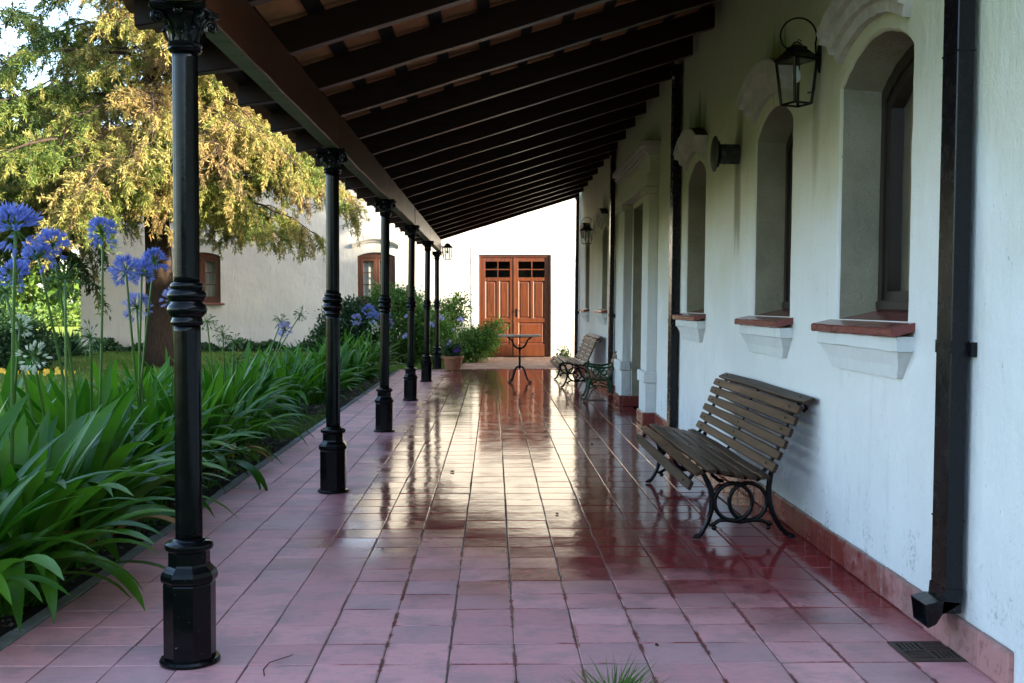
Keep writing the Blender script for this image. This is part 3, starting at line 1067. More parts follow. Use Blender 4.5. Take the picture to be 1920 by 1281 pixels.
# ---- square downpipes
def downpipe(y0, y1, spout):
    xa, xb = -0.088, -0.022
    g = MB()
    zt = 3.62
    g.box(xa, xb, y0, y1, 0.165 if spout else 0.02, zt, 0.004)
    p = g.build('downpipe', 'pipe', house)
    for z in (0.52, 1.16, 2.30, 3.3):
        b = MB(); b.box(xa - 0.0025, xb + 0.002, y0 - 0.0025, y1 + 0.0025, z, z + 0.006 if z != 1.16 else z + 0.05); b.build('pipe_seam', 'pipe', p)
    b = MB(); b.box(xb - 0.001, -0.001, y0 - 0.032, y0 - 0.004, 1.150, 1.205); b.ring((-0.006, y0 - 0.018, 1.178), 0.006, 0.003, 'x', 10, 5)
    b.build('pipe_bracket', 'pipe', p)
    # top: swan-neck box into the gutter under the roof
    b = MB()
    b.loft([[(xa - 0.015, y0 - 0.012, zt - 0.06), (xb, y0 - 0.012, zt - 0.06), (xb, y1 + 0.012, zt - 0.06), (xa - 0.015, y1 + 0.012, zt - 0.06)],
            [(xa - 0.05, y0 - 0.012, zt + 0.05), (xb, y0 - 0.012, zt + 0.05), (xb, y1 + 0.012, zt + 0.05), (xa - 0.05, y1 + 0.012, zt + 0.05)]], True)
    b.build('pipe_head', 'pipe', p)
    if spout:
        o = MB()
        def sec(c, hy, a, b_, w=0.0):
            # rectangle in a plane through c, a and b_ spanning vectors
            return [tuple(c + a * -1 + Vector((0, -hy, 0))), tuple(c + a * -1 + Vector((0, hy, 0))), tuple(c + a + Vector((0, hy, 0))), tuple(c + a + Vector((0, -hy, 0)))]
        hy = (y1 - y0) / 2 + 0.004
        yc = (y0 + y1) / 2
        cs = [(Vector((-0.055, yc, 0.22)), Vector((0.036, 0, 0.0))), (Vector((-0.062, yc, 0.185)), Vector((0.036, 0, 0.022))), (Vector((-0.115, yc, 0.170)), Vector((0.006, 0, 0.045))), (Vector((-0.158, yc, 0.155)), Vector((-0.006, 0, 0.045)))]
        cs[0] = (Vector((-0.055, yc, 0.26)), Vector((0.036, 0, 0)))
        rings = [sec(c, hy, a, None) for c, a in cs]
        rings2 = [sec(c, hy - 0.004, a * 0.9, None) for c, a in cs[::-1]]
        o.loft(rings + rings2, cap=False)
        o.build('pipe_spout', 'pipe', p, fix=True)
downpipe(4.155, 4.295, True)
downpipe(10.75, 10.93, False)
downpipe(16.48, 16.63, False)
downpipe(23.40, 23.55, False)

# ---- stove vent through the wall
g = MB()
prof = [(0.074, 0.0), (0.074, 0.10), (0.078, 0.105), (0.074, 0.11), (0.074, 0.145)]
def turn_x(g, prof, y, z, n=24):
    """lathe about the -x axis"""
    rings = [[(-d, y + r * math.cos(2 * math.pi * i / n), z + r * math.sin(2 * math.pi * i / n)) for i in range(n)] for r, d in prof]
    g.loft(rings, True)
turn_x(g, prof, 8.27, 2.47)
v = g.build('vent_pipe', 'rust', house, smooth=40)
g = MB(); turn_x(g, [(0.085, 0.150), (0.100, 0.153), (0.085, 0.157), (0.03, 0.158)], 8.27, 2.47); turn_x(g, [(0.02, 0.14), (0.02, 0.18)], 8.27, 2.47, 10)
g.build('vent_ring', 'rust', v, smooth=40)
g = MB(); turn_x(g, [(0.02, 0.172), (0.132, 0.176), (0.135, 0.182), (0.128, 0.188), (0.06, 0.197), (0.01, 0.199)], 8.27, 2.47)
g.build('vent_cap', 'rust', v, smooth=40)

# ================================================================== veranda roof
vroof = tag(empty('veranda_roof', (0, 0, 0)), 'lean-to veranda roof of dark varnished rafters and clay tiles', 'roof')
SL = 0.312
def zb(x):
    return 2.702 + SL * (x + 1.09)
RW, RH = 0.085, 0.17
XT, XW = -1.60, 1.80
rp = []
RAFT = [6.04 + 1.004 * k for k in range(-2, 18)]
for i, y in enumerate(RAFT):
    if i < 4:
        g = MB()
        rs = random.Random(i + 40)
        ns = 12
        rings = []
        tail = [(XT + 0.05, zb(XT + 0.05) + 0.0), ]
        for k in range(ns + 1):
            x = XT + (XW - XT) * k / ns
            jb = rs.gauss(0, 0.0022); jy = rs.gauss(0, 0.0018)
            zz = zb(x) + jb + (0.05 if k == 0 else 0)
            c = 0.005
            rings.append([(x, -RW / 2 + jy + c, zz), (x, RW / 2 + jy - c, zz), (x, RW / 2 + jy, zz + c), (x, RW / 2 + jy, zb(x) + RH), (x, -RW / 2 + jy, zb(x) + RH), (x, -RW / 2 + jy, zz + c)])
        g.loft(rings, True)
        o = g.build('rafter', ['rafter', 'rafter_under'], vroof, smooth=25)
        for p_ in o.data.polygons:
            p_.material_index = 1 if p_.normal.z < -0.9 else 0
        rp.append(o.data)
    else:
        o = link(bpy.data.objects.new('rafter', rp[i % 4]), vroof)
    o.location = (0, y + random.gauss(0, 0.006), random.gauss(0, 0.003))
YA, YB = 3.95, 23.16
# wall beam segments between the columns
CY = [4.15 + 3.78 * k for k in range(6)]
segs = [(YA, CY[0])] + [(CY[k], CY[k + 1]) for k in range(5)] + [(CY[5], 23.22)]
for a, b in segs:
    g = MB()
    n = max(1, int((b - a) / 0.3))
    rings = []
    for k in range(n + 1):
        y = a + 0.003 + (b - a - 0.006) * k / n
        j = [random.gauss(0, 0.0020) for _ in range(4)]
        c = 0.006
        rings.append([(-1.190 + j[0] + c, y, 2.452 + j[2]), (-1.092 + j[1] - c, y, 2.452 + j[2]), (-1.092 + j[1], y, 2.458 + j[2]), (-1.092 + j[1], y, 2.700), (-1.190 + j[0], y, 2.672), (-1.190 + j[0], y, 2.458 + j[2])])
    g.loft(rings, True)
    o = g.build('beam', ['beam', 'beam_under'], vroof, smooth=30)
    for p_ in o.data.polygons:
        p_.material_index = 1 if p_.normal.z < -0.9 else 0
# battens along the roof
XB = [XT + 0.05 + 0.298 * k for k in range(12)]
for x in XB:
    g = MB()
    z = zb(x) + RH
    g.add([(x - 0.038, YA, z - 0.012 + 0.001), (x + 0.038, YA, z + 0.012), (x + 0.038, YA, z + 0.042), (x - 0.038, YA, z + 0.018),
           (x - 0.038, YB, z - 0.012 + 0.001), (x + 0.038, YB, z + 0.012), (x + 0.038, YB, z + 0.042), (x - 0.038, YB, z + 0.018)],
          [(0, 1, 5, 4), (1, 2, 6, 5), (2, 3, 7, 6), (3, 0, 4, 7), (0, 3, 2, 1), (4, 5, 6, 7)])
    g.build('batten', 'batten', vroof)
# flat clay tiles on the battens
def clay_piece():
    b = MB()
    b.loft([[(0.0, 0.004, 0), (0.308, 0.004, 0.0), (0.308, 0.330, 0.0), (0.0, 0.330, 0.0)], [(0.0, 0.002, 0.022), (0.308, 0.002, 0.022), (0.308, 0.332, 0.022), (0.0, 0.332, 0.022)]], True)
    b.box(0.0, 0.02, 0.012, 0.322, -0.014, 0.0005)
    return b
cp = clay_piece().build('clay_tile', 'clay', vroof)
first = True
acc = NP()
rot0 = -math.atan(SL)
cb = clay_piece()
cv = np.array(cb.v); cf = np.array(cb.f)
for bi in range(len(RAFT) - 1):
    for x in XB[:-1]:
        for q in range(3):
            y = RAFT[bi] + q * 0.3347
            z = zb(x) + RH + 0.034 + random.uniform(-0.002, 0.004)
            rr = rot0 + 0.035
            if 1 <= bi <= 6 and -1.15 < x:
                if first:
                    o = cp; first = False
                else:
                    o = link(bpy.data.objects.new('clay_tile', cp.data), vroof)
                o.location = (x, y, z); o.rotation_euler = (0, rr, 0)
            else:
                c, s = math.cos(rr), math.sin(rr)
                vv = cv @ np.array([[c, 0, -s], [0, 1, 0], [s, 0, c]]) + np.array([x, y, z])
                acc.add(vv, cf, np.full(len(vv), random.random()))
o = acc.build('distant_clay_tiles', 'clay', vroof); o['kind'] = 'stuff'
# covering of barrel tiles on top
g = MB()
ny = int((YB - YA) / 0.05)
V = []
for k in range(ny + 1):
    y = YA - 0.03 + (YB - YA + 0.06) * k / ny
    for x in (XT - 0.04, XT + 0.9, 0.1, 1.0, 1.86):
        V.append((x, y, zb(x) + RH + 0.105 + 0.035 * math.sin(2 * math.pi * y / 0.2)))
g.add(V, [(k * 5 + i, k * 5 + i + 1, (k + 1) * 5 + i + 1, (k + 1) * 5 + i) for k in range(ny) for i in range(4)])
g.build('roof_covering', 'roof_top', vroof, smooth=True)
g = MB()
rings = []
pts = [(-0.098 * math.cos(math.pi * k / 8), -0.060 * math.sin(math.pi * k / 8)) for k in range(9)]
o_ = [(y, z) for y, z in pts] + [(y * 0.84, z * 0.80 + 0.004) for y, z in pts[::-1]]
g.loft([[(-0.10, y, z - 0.0) for y, z in o_], [(0.22, y * 0.95, z + 0.22 * SL + 0.10 * SL) for y, z in o_]], True)
ep = g.build('eave_tile', 'roof_top', vroof, smooth=50)
ny = int((YB - YA) / 0.2)
for k in range(ny):
    o = ep if k == 0 else link(bpy.data.objects.new('eave_tile', ep.data), vroof)
    o.location = (XT + random.gauss(0, 0.006), YA + 0.1 + 0.2 * k, zb(XT) + RH + 0.065 + random.gauss(0, 0.004))
    o.rotation_euler = (random.gauss(0, 0.02), random.gauss(0, 0.01), random.gauss(0, 0.01))

# ================================================================== cast-iron columns
def make_column():
    e = empty('iron_column', (0, 0, 0))
    g = MB(); g.lathe([(0.100, 0.0), (0.111, 0.002), (0.112, 0.012), (0.106, 0.02), (0.09, 0.022)], 32); g.build('foot_ring', 'iron', e, smooth=35)
    g = MB(); o8 = math.pi / 8
    g.lathe([(0.096, 0.0205), (0.0965, 0.298), (0.094, 0.303)], 8, rot=o8); g.build('plinth', 'iron', e)
    g = MB(); g.lathe([(0.094, 0.3035), (0.102, 0.309), (0.105, 0.318), (0.105, 0.334), (0.098, 0.348), (0.086, 0.360), (0.079, 0.368), (0.0765, 0.376), (0.0765, 0.420), (0.080, 0.424)], 8, rot=o8)
    p = g.build('plinth_moulding', 'iron', e)
    g = MB(); g.lathe([(0.080, 0.4245), (0.087, 0.430), (0.090, 0.440), (0.088, 0.450), (0.078, 0.457), (0.062, 0.461), (0.056, 0.468), (0.05, 0.47)], 28); g.build('plinth_ring', 'iron', p, smooth=35)
    for z0, z1, r in ((0.4705, 1.267, 0.0500), (1.4305, 2.279, 0.0475)):
        g = MB(); g.lathe([(r, z0), (r, z0 + 0.02), (r * 0.995, (z0 + z1) / 2), (r * 0.985, z1 - 0.02), (r * 0.985, z1)], 44, flute=1, depth=0.0034); g.build('fluted_shaft', 'iron', e, smooth=True)
    g = MB(); g.lathe([(0.050, 1.2675), (0.058, 1.272), (0.061, 1.282), (0.056, 1.291), (0.054, 1.298), (0.064, 1.307), (0.072, 1.318), (0.074, 1.330), (0.069, 1.343), (0.060, 1.351), (0.058, 1.357), (0.066, 1.365), (0.0725, 1.376), (0.0725, 1.386), (0.065, 1.397), (0.057, 1.403), (0.060, 1.410), (0.062, 1.418), (0.057, 1.426), (0.05, 1.430)], 32)
    g.build('collar', 'iron', e, smooth=50)
    g = MB(); g.lathe([(0.05, 2.2795), (0.058, 2.283), (0.062, 2.290), (0.058, 2.297), (0.061, 2.301), (0.064, 2.308), (0.060, 2.315), (0.052, 2.318), (0.052, 2.335), (0.057, 2.36), (0.066, 2.385), (0.080, 2.405), (0.092, 2.417)], 32)
    # abacus: concave-sided plate with cut corners
    def abacus(sz, z):
        pts = []
        for q in range(4):
            for k in range(7):
                t = -1 + 2 * k / 6
                d = sz * (0.80 + 0.20 * t * t)
                a = q * math.pi / 2
                px, py = d, t * sz * 0.93
                pts.append((px * math.cos(a) - py * math.sin(a), px * math.sin(a) + py * math.cos(a), z))
        return pts
    g.loft([abacus(0.092, 2.420), abacus(0.102, 2.425), abacus(0.106, 2.434), abacus(0.100, 2.440), abacus(0.104, 2.4445), abacus(0.102, 2.4495)], True)
    cap = g.build('capital', 'iron', e, smooth=45)
    def leaf(r0, z0, z1, curl, w):
        b = MB()
        path = []
        for k in range(9):
            t = k / 8
            z = z0 + (z1 - z0) * min(1, t * 1.25) - (max(0, t - 0.75) * 4) ** 2 * 0.014
            r = r0 + 0.012 * t + curl * max(0, (t - 0.35) / 0.65) ** 2
            path.append((r, z, w * (0.75 + 0.5 * math.sin(math.pi * min(1, t * 0.9))) * (1 - 0.55 * max(0, t - 0.7) / 0.3)))
        vs = []
        for i, (r, z, ww) in enumerate(path):
            s = 1 - 0.22 * (i % 2)
            vs += [(r - 0.004, -ww * s, z), (r + 0.003, -ww * 0.5, z), (r - 0.001, 0, z), (r + 0.003, ww * 0.5, z), (r - 0.004, ww * s, z)]
        fs = [(i * 5 + k, i * 5 + k + 1, (i + 1) * 5 + k + 1, (i + 1) * 5 + k) for i in range(8) for k in range(4)]
        b.add(vs, fs)
        # give it thickness
        n = len(vs)
        b.add([(x - 0.005, y, z) for x, y, z in vs], [tuple(reversed(f)) for f in fs])
        return b
    lo = hi = None
    for q in range(8):
        if lo is None:
            lo = leaf(0.053, 2.318, 2.372, 0.020, 0.019).build('acanthus_leaf', 'iron', cap, smooth=60); o = lo
        else:
            o = link(bpy.data.objects.new('acanthus_leaf', lo.data), cap)
        o.rotation_euler = (0, 0, q * math.pi / 4)
    for q in range(4):
        if hi is None:
            hi = leaf(0.058, 2.345, 2.412, 0.036, 0.021).build('acanthus_leaf', 'iron', cap, smooth=60); o = hi
        else:
            o = link(bpy.data.objects.new('acanthus_leaf', hi.data), cap)
        o.rotation_euler = (0, 0, q * math.pi / 2)
    vol = None
    for q in range(4):
        if vol is None:
            b = MB()
            path = []
            for k in range(30):
                t = k / 29
                a = math.pi * 0.5 - t * math.pi * 3.2
                rr = 0.021 * (1 - t * 0.82)
                path.append((0.112 + rr * math.cos(a), 0, 2.395 + rr * math.sin(a)))
            path = [(0.070, 0, 2.360), (0.080, 0, 2.392), (0.096, 0, 2.412)] + path
            b.tube(path, [0.007] * 3 + [0.0078 - 0.003 * k / 29 for k in range(30)], 7)
            b.ball((0.112, 0, 2.395), 0.009, 8, 6)
            vol = b.build('volute', 'iron', cap, smooth=True); o = vol
        else:
            o = link(bpy.data.objects.new('volute', vol.data), cap)
        o.rotation_euler = (0, 0, math.pi / 4 + q * math.pi / 2)
    ros = None
    for q in range(4):
        if ros is None:
            b = MB()
            rings = [[(0.082 + d, r * math.cos(2 * math.pi * i / 12), 2.418 + r * math.sin(2 * math.pi * i / 12)) for i in range(12)] for r, d in ((0.017, 0), (0.017, 0.008), (0.011, 0.012), (0.009, 0.008), (0.002, 0.013))]
            b.loft(rings, True)
            ros = b.build('rosette', 'iron', cap, smooth=40); o = ros
        else:
            o = link(bpy.data.objects.new('rosette', ros.data), cap)
        o.rotation_euler = (0, 0, q * math.pi / 2)
    return e
col0 = make_column()
ORD = ['first', 'second', 'third', 'fourth', 'fifth', 'sixth']
for k, y in enumerate(CY):
    e = col0 if k == 0 else copy_tree(col0)
    xb_ = [-1.146, -1.152, -1.160, -1.165, -1.170, -1.175][k]
    e.location = (xb_, y, 0.001)
    e.rotation_euler = (random.gauss(0, 0.001), (-1.137 - xb_) / 2.45, random.choice((0, math.pi / 2)))
for k, e in enumerate([o for o in COL.objects if o.name.startswith('iron_column')]):
    lab = {0: 'black fluted cast-iron column nearest the camera, in front of the blue flowers', 5: 'black cast-iron column farthest away, beside the terracotta pot'}.get(k, f'{ORD[k]} black fluted cast-iron column counted from the camera')
    tag(e, lab, 'column', 'cast-iron veranda columns')
    e['kind'] = 'thing'

# ================================================================== far house that closes the view
FY = 28.76
fh = tag(empty('far_house', (0, FY, 0)), 'low cream plastered house closing the view, with panelled double door', 'house')
def arc_pts(xa, xb, zs, rise, n=12):
    hw = (xb - xa) / 2; xc = (xa + xb) / 2
    rad = (hw * hw + rise * rise) / (2 * rise)
    a0 = math.asin(hw / rad)
    return [(xc + rad * math.sin(-a0 + 2 * a0 * k / n), zs + rise - rad + rad * math.cos(-a0 + 2 * a0 * k / n)) for k in range(n + 1)]
FWIN = [(-8.05, -7.06), (-3.53, -2.545)]
FSILL, FTOP, FR = 1.385, 2.60, 0.10
DX0, DX1, DZ = -0.376, 1.50, 2.637
xs_ = [-10.67, -5.3, -1.5, 6.5]
FH = 5.2
g = MB()
for i, (xa, xb) in enumerate(FWIN + [(DX0, DX1)]):
    L, Rr = xs_[i], xs_[i + 1]
    if i < 2:
        ap = arc_pts(xa, xb, FTOP, FR)
        xm = (xa + xb) / 2
        left = [(L, -0.1), (xm, -0.1), (xm, FSILL), (xa, FSILL)] + ap[:7] + [(xm, FH), (L, FH)]
        right = [(Rr, -0.1), (xm, -0.1), (xm, FSILL), (xb, FSILL)] + ap[:5:-1] + [(xm, FH), (Rr, FH)]
        hole = [(xa, FSILL)] + ap + [(xb, FSILL)]
    else:
        xm = (xa + xb) / 2
        left = [(L, -0.1), (xa, -0.1), (xa, DZ), (xm, DZ), (xm, FH), (L, FH)]
        right = [(Rr, -0.1), (xb, -0.1), (xb, DZ), (xm, DZ), (xm, FH), (Rr, FH)]
        hole = [(xa, -0.1), (xa, DZ), (xb, DZ), (xb, -0.1)]
    for poly in (left, right):
        g.add([(x, 0, z) for x, z in poly], [tuple(range(len(poly)))])
    n = len(hole)
    g.add([(x, 0, z) for x, z in hole] + [(x, 0.14, z) for x, z in hole], [(k, (k + 1) % n, n + (k + 1) % n, n + k) for k in range(n)])
g.add([(-10.67, 0, -0.1), (-10.67, 8, -0.1), (-10.67, 8, FH), (-10.67, 0, FH)], [(0, 1, 2, 3)])
g.add([(6.5, 0, -0.1), (6.5, 8, -0.1), (6.5, 8, FH), (6.5, 0, FH)], [(0, 1, 2, 3)])
g.add([(-10.67, 8, -0.1), (6.5, 8, -0.1), (6.5, 8, FH), (-10.67, 8, FH)], [(0, 1, 2, 3)])
g.add([(-10.67, 0, FH), (6.5, 0, FH), (6.5, 8, FH), (-10.67, 8, FH)], [(0, 1, 2, 3)])
g.build('wall', 'plaster_far', fh)
g = MB(); g.box(-10.72, 6.55, -0.06, 0.10, FH - 0.10, FH + 0.02, 0.01); g.box(-10.69, 6.52, -0.03, 0.05, FH - 0.17, FH - 0.101)
g.build('parapet_cornice', 'plaster_far', fh)
g = MB(); g.box(-10.5, 6.3, 0.9, 1.0, -0.1, 4.8); g.build('dark_backing', 'backing_sheet', fh)  # same dark sheet behind the far openings
# raised plaster band round the door
g = MB()
g.box(DX0 - 0.19, DX0 - 0.002, -0.014, 0.001, -0.1, DZ + 0.233); g.box(DX1 + 0.002, DX1 + 0.12, -0.014, 0.001, -0.1, DZ + 0.233); g.box(DX0 - 0.0015, DX1 + 0.0015, -0.014, 0.001, DZ + 0.002, DZ + 0.2328)
g.build('door_band', 'plaster_far', fh)
for xa, xb in FWIN:
    g = MB()
    ap = arc_pts(xa - 0.13, xb + 0.10, 2.80, 0.16, 16)
    rings = []
    for k, (x, z) in enumerate(ap):
        rings.append([(x, 0.001, z), (x, -0.03, z), (x, -0.055, z + 0.05), (x, -0.09, z + 0.075), (x, -0.095, z + 0.125), (x, 0.001, z + 0.135)])
    g.loft(rings, True)
    g.build('hood_moulding', 'pink', fh)
    g = MB(); g.box(xa - 0.10, xb + 0.10, -0.085, 0.13, FSILL - 0.045, FSILL - 0.001, 0.006); g.build('window_sill', 'sill', fh)
    g = MB()
    fz0, fz1 = FSILL, FTOP + 0.03
    g.box(xa + 0.002, xa + 0.07, 0.05, 0.12, fz0, fz1); g.box(xb - 0.07, xb - 0.002, 0.05, 0.12, fz0, fz1)
    g.box(xa + 0.07, xb - 0.07, 0.05, 0.12, fz0, fz0 + 0.07); g.box(xa + 0.002, xb - 0.002, 0.049, 0.121, fz1 - 0.075, FTOP + FR - 0.0)
    w = g.build('window', 'frame_brown', fh)
    xm = (xa + xb) / 2
    for s0, s1 in ((xa + 0.075, xm - 0.004), (xm + 0.004, xb - 0.075)):
        b = MB()
        z0, z1 = fz0 + 0.075, fz1 - 0.08
        b.box(s0, s0 + 0.075, 0.062, 0.105, z0, z1, 0.004); b.box(s1 - 0.075, s1, 0.062, 0.105, z0, z1, 0.004)
        b.box(s0 + 0.0755, s1 - 0.0755, 0.064, 0.103, z0, z0 + 0.09); b.box(s0 + 0.0755, s1 - 0.0755, 0.064, 0.103, z1 - 0.07, z1)
        ph = (z1 - z0 - 0.16) / 3
        for q in (1, 2):
            zz = z0 + 0.09 + ph * q
            b.box(s0 + 0.0755, s1 - 0.0755, 0.07, 0.10, zz - 0.014, zz + 0.014)
        b.build('casement', 'frame_brown', w)
        for q in range(3):
            zz = z0 + 0.09 + ph * q
            p = MB(); y_ = 0.085
            p.add([(s0 + 0.07, y_, zz), (s1 - 0.07, y_ + 0.002 * q, zz), (s1 - 0.07, y_, zz + ph), (s0 + 0.07, y_ + 0.003, zz + ph)], [(0, 1, 2, 3)])
            p.build('pane', 'glass', w)
    c_ = MB()
    ns = 30
    c_.add([(xa + (xb - xa) * k / ns, 0.24 + 0.02 * math.sin(k * 1.4), z) for k in range(ns + 1) for z in (FSILL - 0.05, FTOP + 0.05)], [(2 * k, 2 * k + 2, 2 * k + 3, 2 * k + 1) for k in range(ns)])
    c_.build('curtain', 'curtain_pale', w, smooth=True, fix=False)

# double door
g = MB()
g.box(DX0 + 0.002, DX0 + 0.055, 0.03, 0.13, -0.02, DZ - 0.002); g.box(DX1 - 0.055, DX1 - 0.002, 0.03, 0.13, -0.02, DZ - 0.002); g.box(DX0 + 0.0555, DX1 - 0.0555, 0.031, 0.129, DZ - 0.06, DZ - 0.0025)
dr = g.build('double_door', 'door', fh)
def zf(f): return DZ * (1 - f)
mid = (DX0 + DX1) / 2 - 0.02
for li, (a, b) in enumerate(((DX0 + 0.058, mid - 0.003), (mid + 0.003, DX1 - 0.058))):
    w = b - a
    l0, l1 = a + 0.105, b - 0.105
    g = MB()
    yA, yB = 0.055, 0.105
    g.box(a, l0, yA, yB, 0.0, DZ - 0.063, 0.004); g.box(l1, b, yA, yB, 0.0, DZ - 0.063, 0.004)
    rails = [(0.0, zf(0.885)), (zf(0.665), zf(0.630)), (zf(0.255), zf(0.222)), (zf(0.065), DZ - 0.063)]
    for z0, z1 in rails:
        g.box(l0 + 0.0005, l1 - 0.0005, yA + 0.002, yB - 0.002, z0, z1)
    xm = (l0 + l1) / 2 + 0.01
    g.box(xm - 0.03, xm + 0.03, yA + 0.003, yB - 0.003, zf(0.630) + 0.0005, zf(0.255) - 0.0005)
    zp = (zf(0.222) + zf(0.065)) / 2
    g.box(l0 + 0.0005, l1 - 0.0005, yA + 0.006, yB - 0.006, zp - 0.013, zp + 0.013); g.box(xm - 0.0135, xm + 0.0135, yA + 0.005, yB - 0.007, zf(0.222) + 0.0005, zf(0.065) - 0.0005)
    lf = g.build('door_leaf', 'door', fh)
    for x0, x1, z0, z1 in ((l0, xm - 0.03, zf(0.630), zf(0.255)), (xm + 0.03, l1, zf(0.630), zf(0.255)), (l0, l1, zf(0.885), zf(0.665))):
        p = MB()
        def rect(i_, y_): return [(x0 + i_, y_, z0 + i_), (x1 - i_, y_, z0 + i_), (x1 - i_, y_, z1 - i_), (x0 + i_, y_, z1 - i_)]
        p.loft([rect(0.0008, 0.098), rect(0.0008, 0.060), rect(0.016, 0.074), rect(0.03, 0.084), rect(0.06, 0.070)], True)
        p.build('door_panel', 'door', lf)
    for x0, x1 in ((l0, xm - 0.013), (xm + 0.013, l1)):
        for z0, z1 in ((zf(0.222), zp - 0.012), (zp + 0.012, zf(0.065))):
            p = MB(); tl = random.uniform(-0.004, 0.004)
            p.add([(x0, 0.08, z0), (x1, 0.08 + tl, z0), (x1, 0.08, z1), (x0, 0.08 - tl, z1)], [(0, 1, 2, 3)]); p.build('pane', 'glass', lf)
    if li == 1:
        p = MB()
        p.box(a + 0.035, a + 0.075, yA - 0.008, yA + 0.002, 1.02, 1.24, 0.003); p.tube([(a + 0.055, yA - 0.005, 1.19), (a + 0.055, yA - 0.05, 1.19), (a + 0.10, yA - 0.055, 1.185), (a + 0.15, yA - 0.05, 1.17)], [0.009, 0.009, 0.008, 0.007], 8)
        p.ring((a + 0.055, yA - 0.012, 1.07), 0.02, 0.005, 'y', 14, 6)
        p.build('door_handle', 'iron', lf, smooth=30)
    if li == 0:
        p = MB(); p.box(b - 0.02, b + 0.026, yA - 0.014, yA - 0.001, 0.0, DZ - 0.065, 0.005); p.build('astragal', 'door', lf)

# ================================================================== lanterns
def make_lantern():
    e = empty('wall_lantern')
    cx = -0.155
    rot = R(24)
    def q4(h, z):
        return [(cx + h * math.sqrt(2) * math.cos(rot + math.pi / 4 + k * math.pi / 2), h * math.sqrt(2) * math.sin(rot + math.pi / 4 + k * math.pi / 2), z) for k in range(4)]
    top, bot = q4(0.092, 0.0), q4(0.068, -0.285)
    g = MB()
    for k in range(4):
        g.tube([bot[k], top[k]], 0.0100, 6)
        g.tube([bot[k], bot[(k + 1) % 4]], 0.0078, 6); g.tube([top[k], top[(k + 1) % 4]], 0.008, 6)
    body = g.build('lantern_frame', 'iron', e)
    g = MB(); g.loft([q4(0.105, -0.004), q4(0.105, 0.004), q4(0.055, 0.062), q4(0.050, 0.064), q4(0.046, 0.085), q4(0.02, 0.10)], True); g.build('lantern_roof', 'iron', e)
    g = MB()
    for k in range(2):
        g.tube([(cx + 0.045 * math.cos(k * 1.6 + 0.5) * s, 0.045 * math.sin(k * 1.6 + 0.5) * s, 0.088 + 0.03 * (1 - s * s)) for s in (-1, -0.6, -0.2, 0.2, 0.6, 1)], 0.004, 6)
    g.tube([(cx, 0, 0.11), (cx + 0.01, 0, 0.135), (cx + 0.03, 0.0, 0.125)], 0.004, 6)
    g.build('finial', 'iron', e)
    for k in range(4):
        a, b, c, d = (Vector(v) for v in (bot[k], bot[(k + 1) % 4], top[(k + 1) % 4], top[k]))
        p = MB(); p.add([a, b, c, d], [(0, 1, 2, 3)]); p.build('pane', 'glass', body)
    g = MB(); g.lathe([(0.013, 0.0), (0.015, -0.035), (0.018, -0.04)], 12, (cx, 0)); g.build('lamp_holder', 'pipe', e)
    g = MB(); g.lathe([(0.014, -0.04), (0.016, -0.06), (0.027, -0.085), (0.031, -0.105), (0.027, -0.128), (0.015, -0.142), (0.001, -0.146)], 16, (cx, 0)); g.build('bulb', 'bulb', e, smooth=True)
    # hoop of flat bar over the lantern, running down beside it
    path = [(cx - 0.06, 0, 0.075)]
    for k in range(25):
        a = R(215) - R(235) * k / 24
        path.append((cx + 0.012 + 0.118 * math.cos(a), 0, 0.155 + 0.118 * math.sin(a)))
    path += [(cx + 0.128, 0, 0.02), (cx + 0.122, 0, -0.10), (cx + 0.118, 0, -0.19), (cx + 0.105, 0, -0.207), (cx + 0.075, 0, -0.21)]
    g = MB(); g.tube(path, 0.0062, 6, flat=1.7); g.build('hoop', 'iron', e, smooth=40)
    g = MB(); g.tube([(cx + 0.09, 0, 0.03), (cx + 0.13, 0, 0.035), (-0.012, 0, 0.03)], 0.008, 8)
    g.loft([[(-0.0, y, z) for y, z in pl] for pl in ([(-0.022, 0.10), (0.022, 0.10), (0.03, 0.03), (0.018, -0.05), (0, -0.085), (-0.018, -0.05), (-0.03, 0.03)],)] + [[(-0.014, y * 0.9, z * 0.95) for y, z in [(-0.022, 0.10), (0.022, 0.10), (0.03, 0.03), (0.018, -0.05), (0, -0.085), (-0.018, -0.05), (-0.03, 0.03)]]], True)
    g.build('wall_plate', 'iron', e)
    return e
lan = tag(make_lantern(), 'black iron wall lantern with white bulb between the two nearest windows', 'lantern', 'wall lanterns')
lan.location = (HX + 0.010 * 2.7 - 0.001, 6.22, 2.718); lan.scale = (0.86, 0.86, 0.86)
l2 = copy_tree(lan); l2.location = (HX + 0.026, 20.2, 2.70)
l2['label'] = 'small wall lantern far down the veranda, above the far slatted bench'
l3 = copy_tree(lan); l3.location = (-1.088, 23.04, 2.53); l3.rotation_euler = (0, 0, R(180))
l3['label'] = 'small lantern fixed to the beam end above the farthest column'

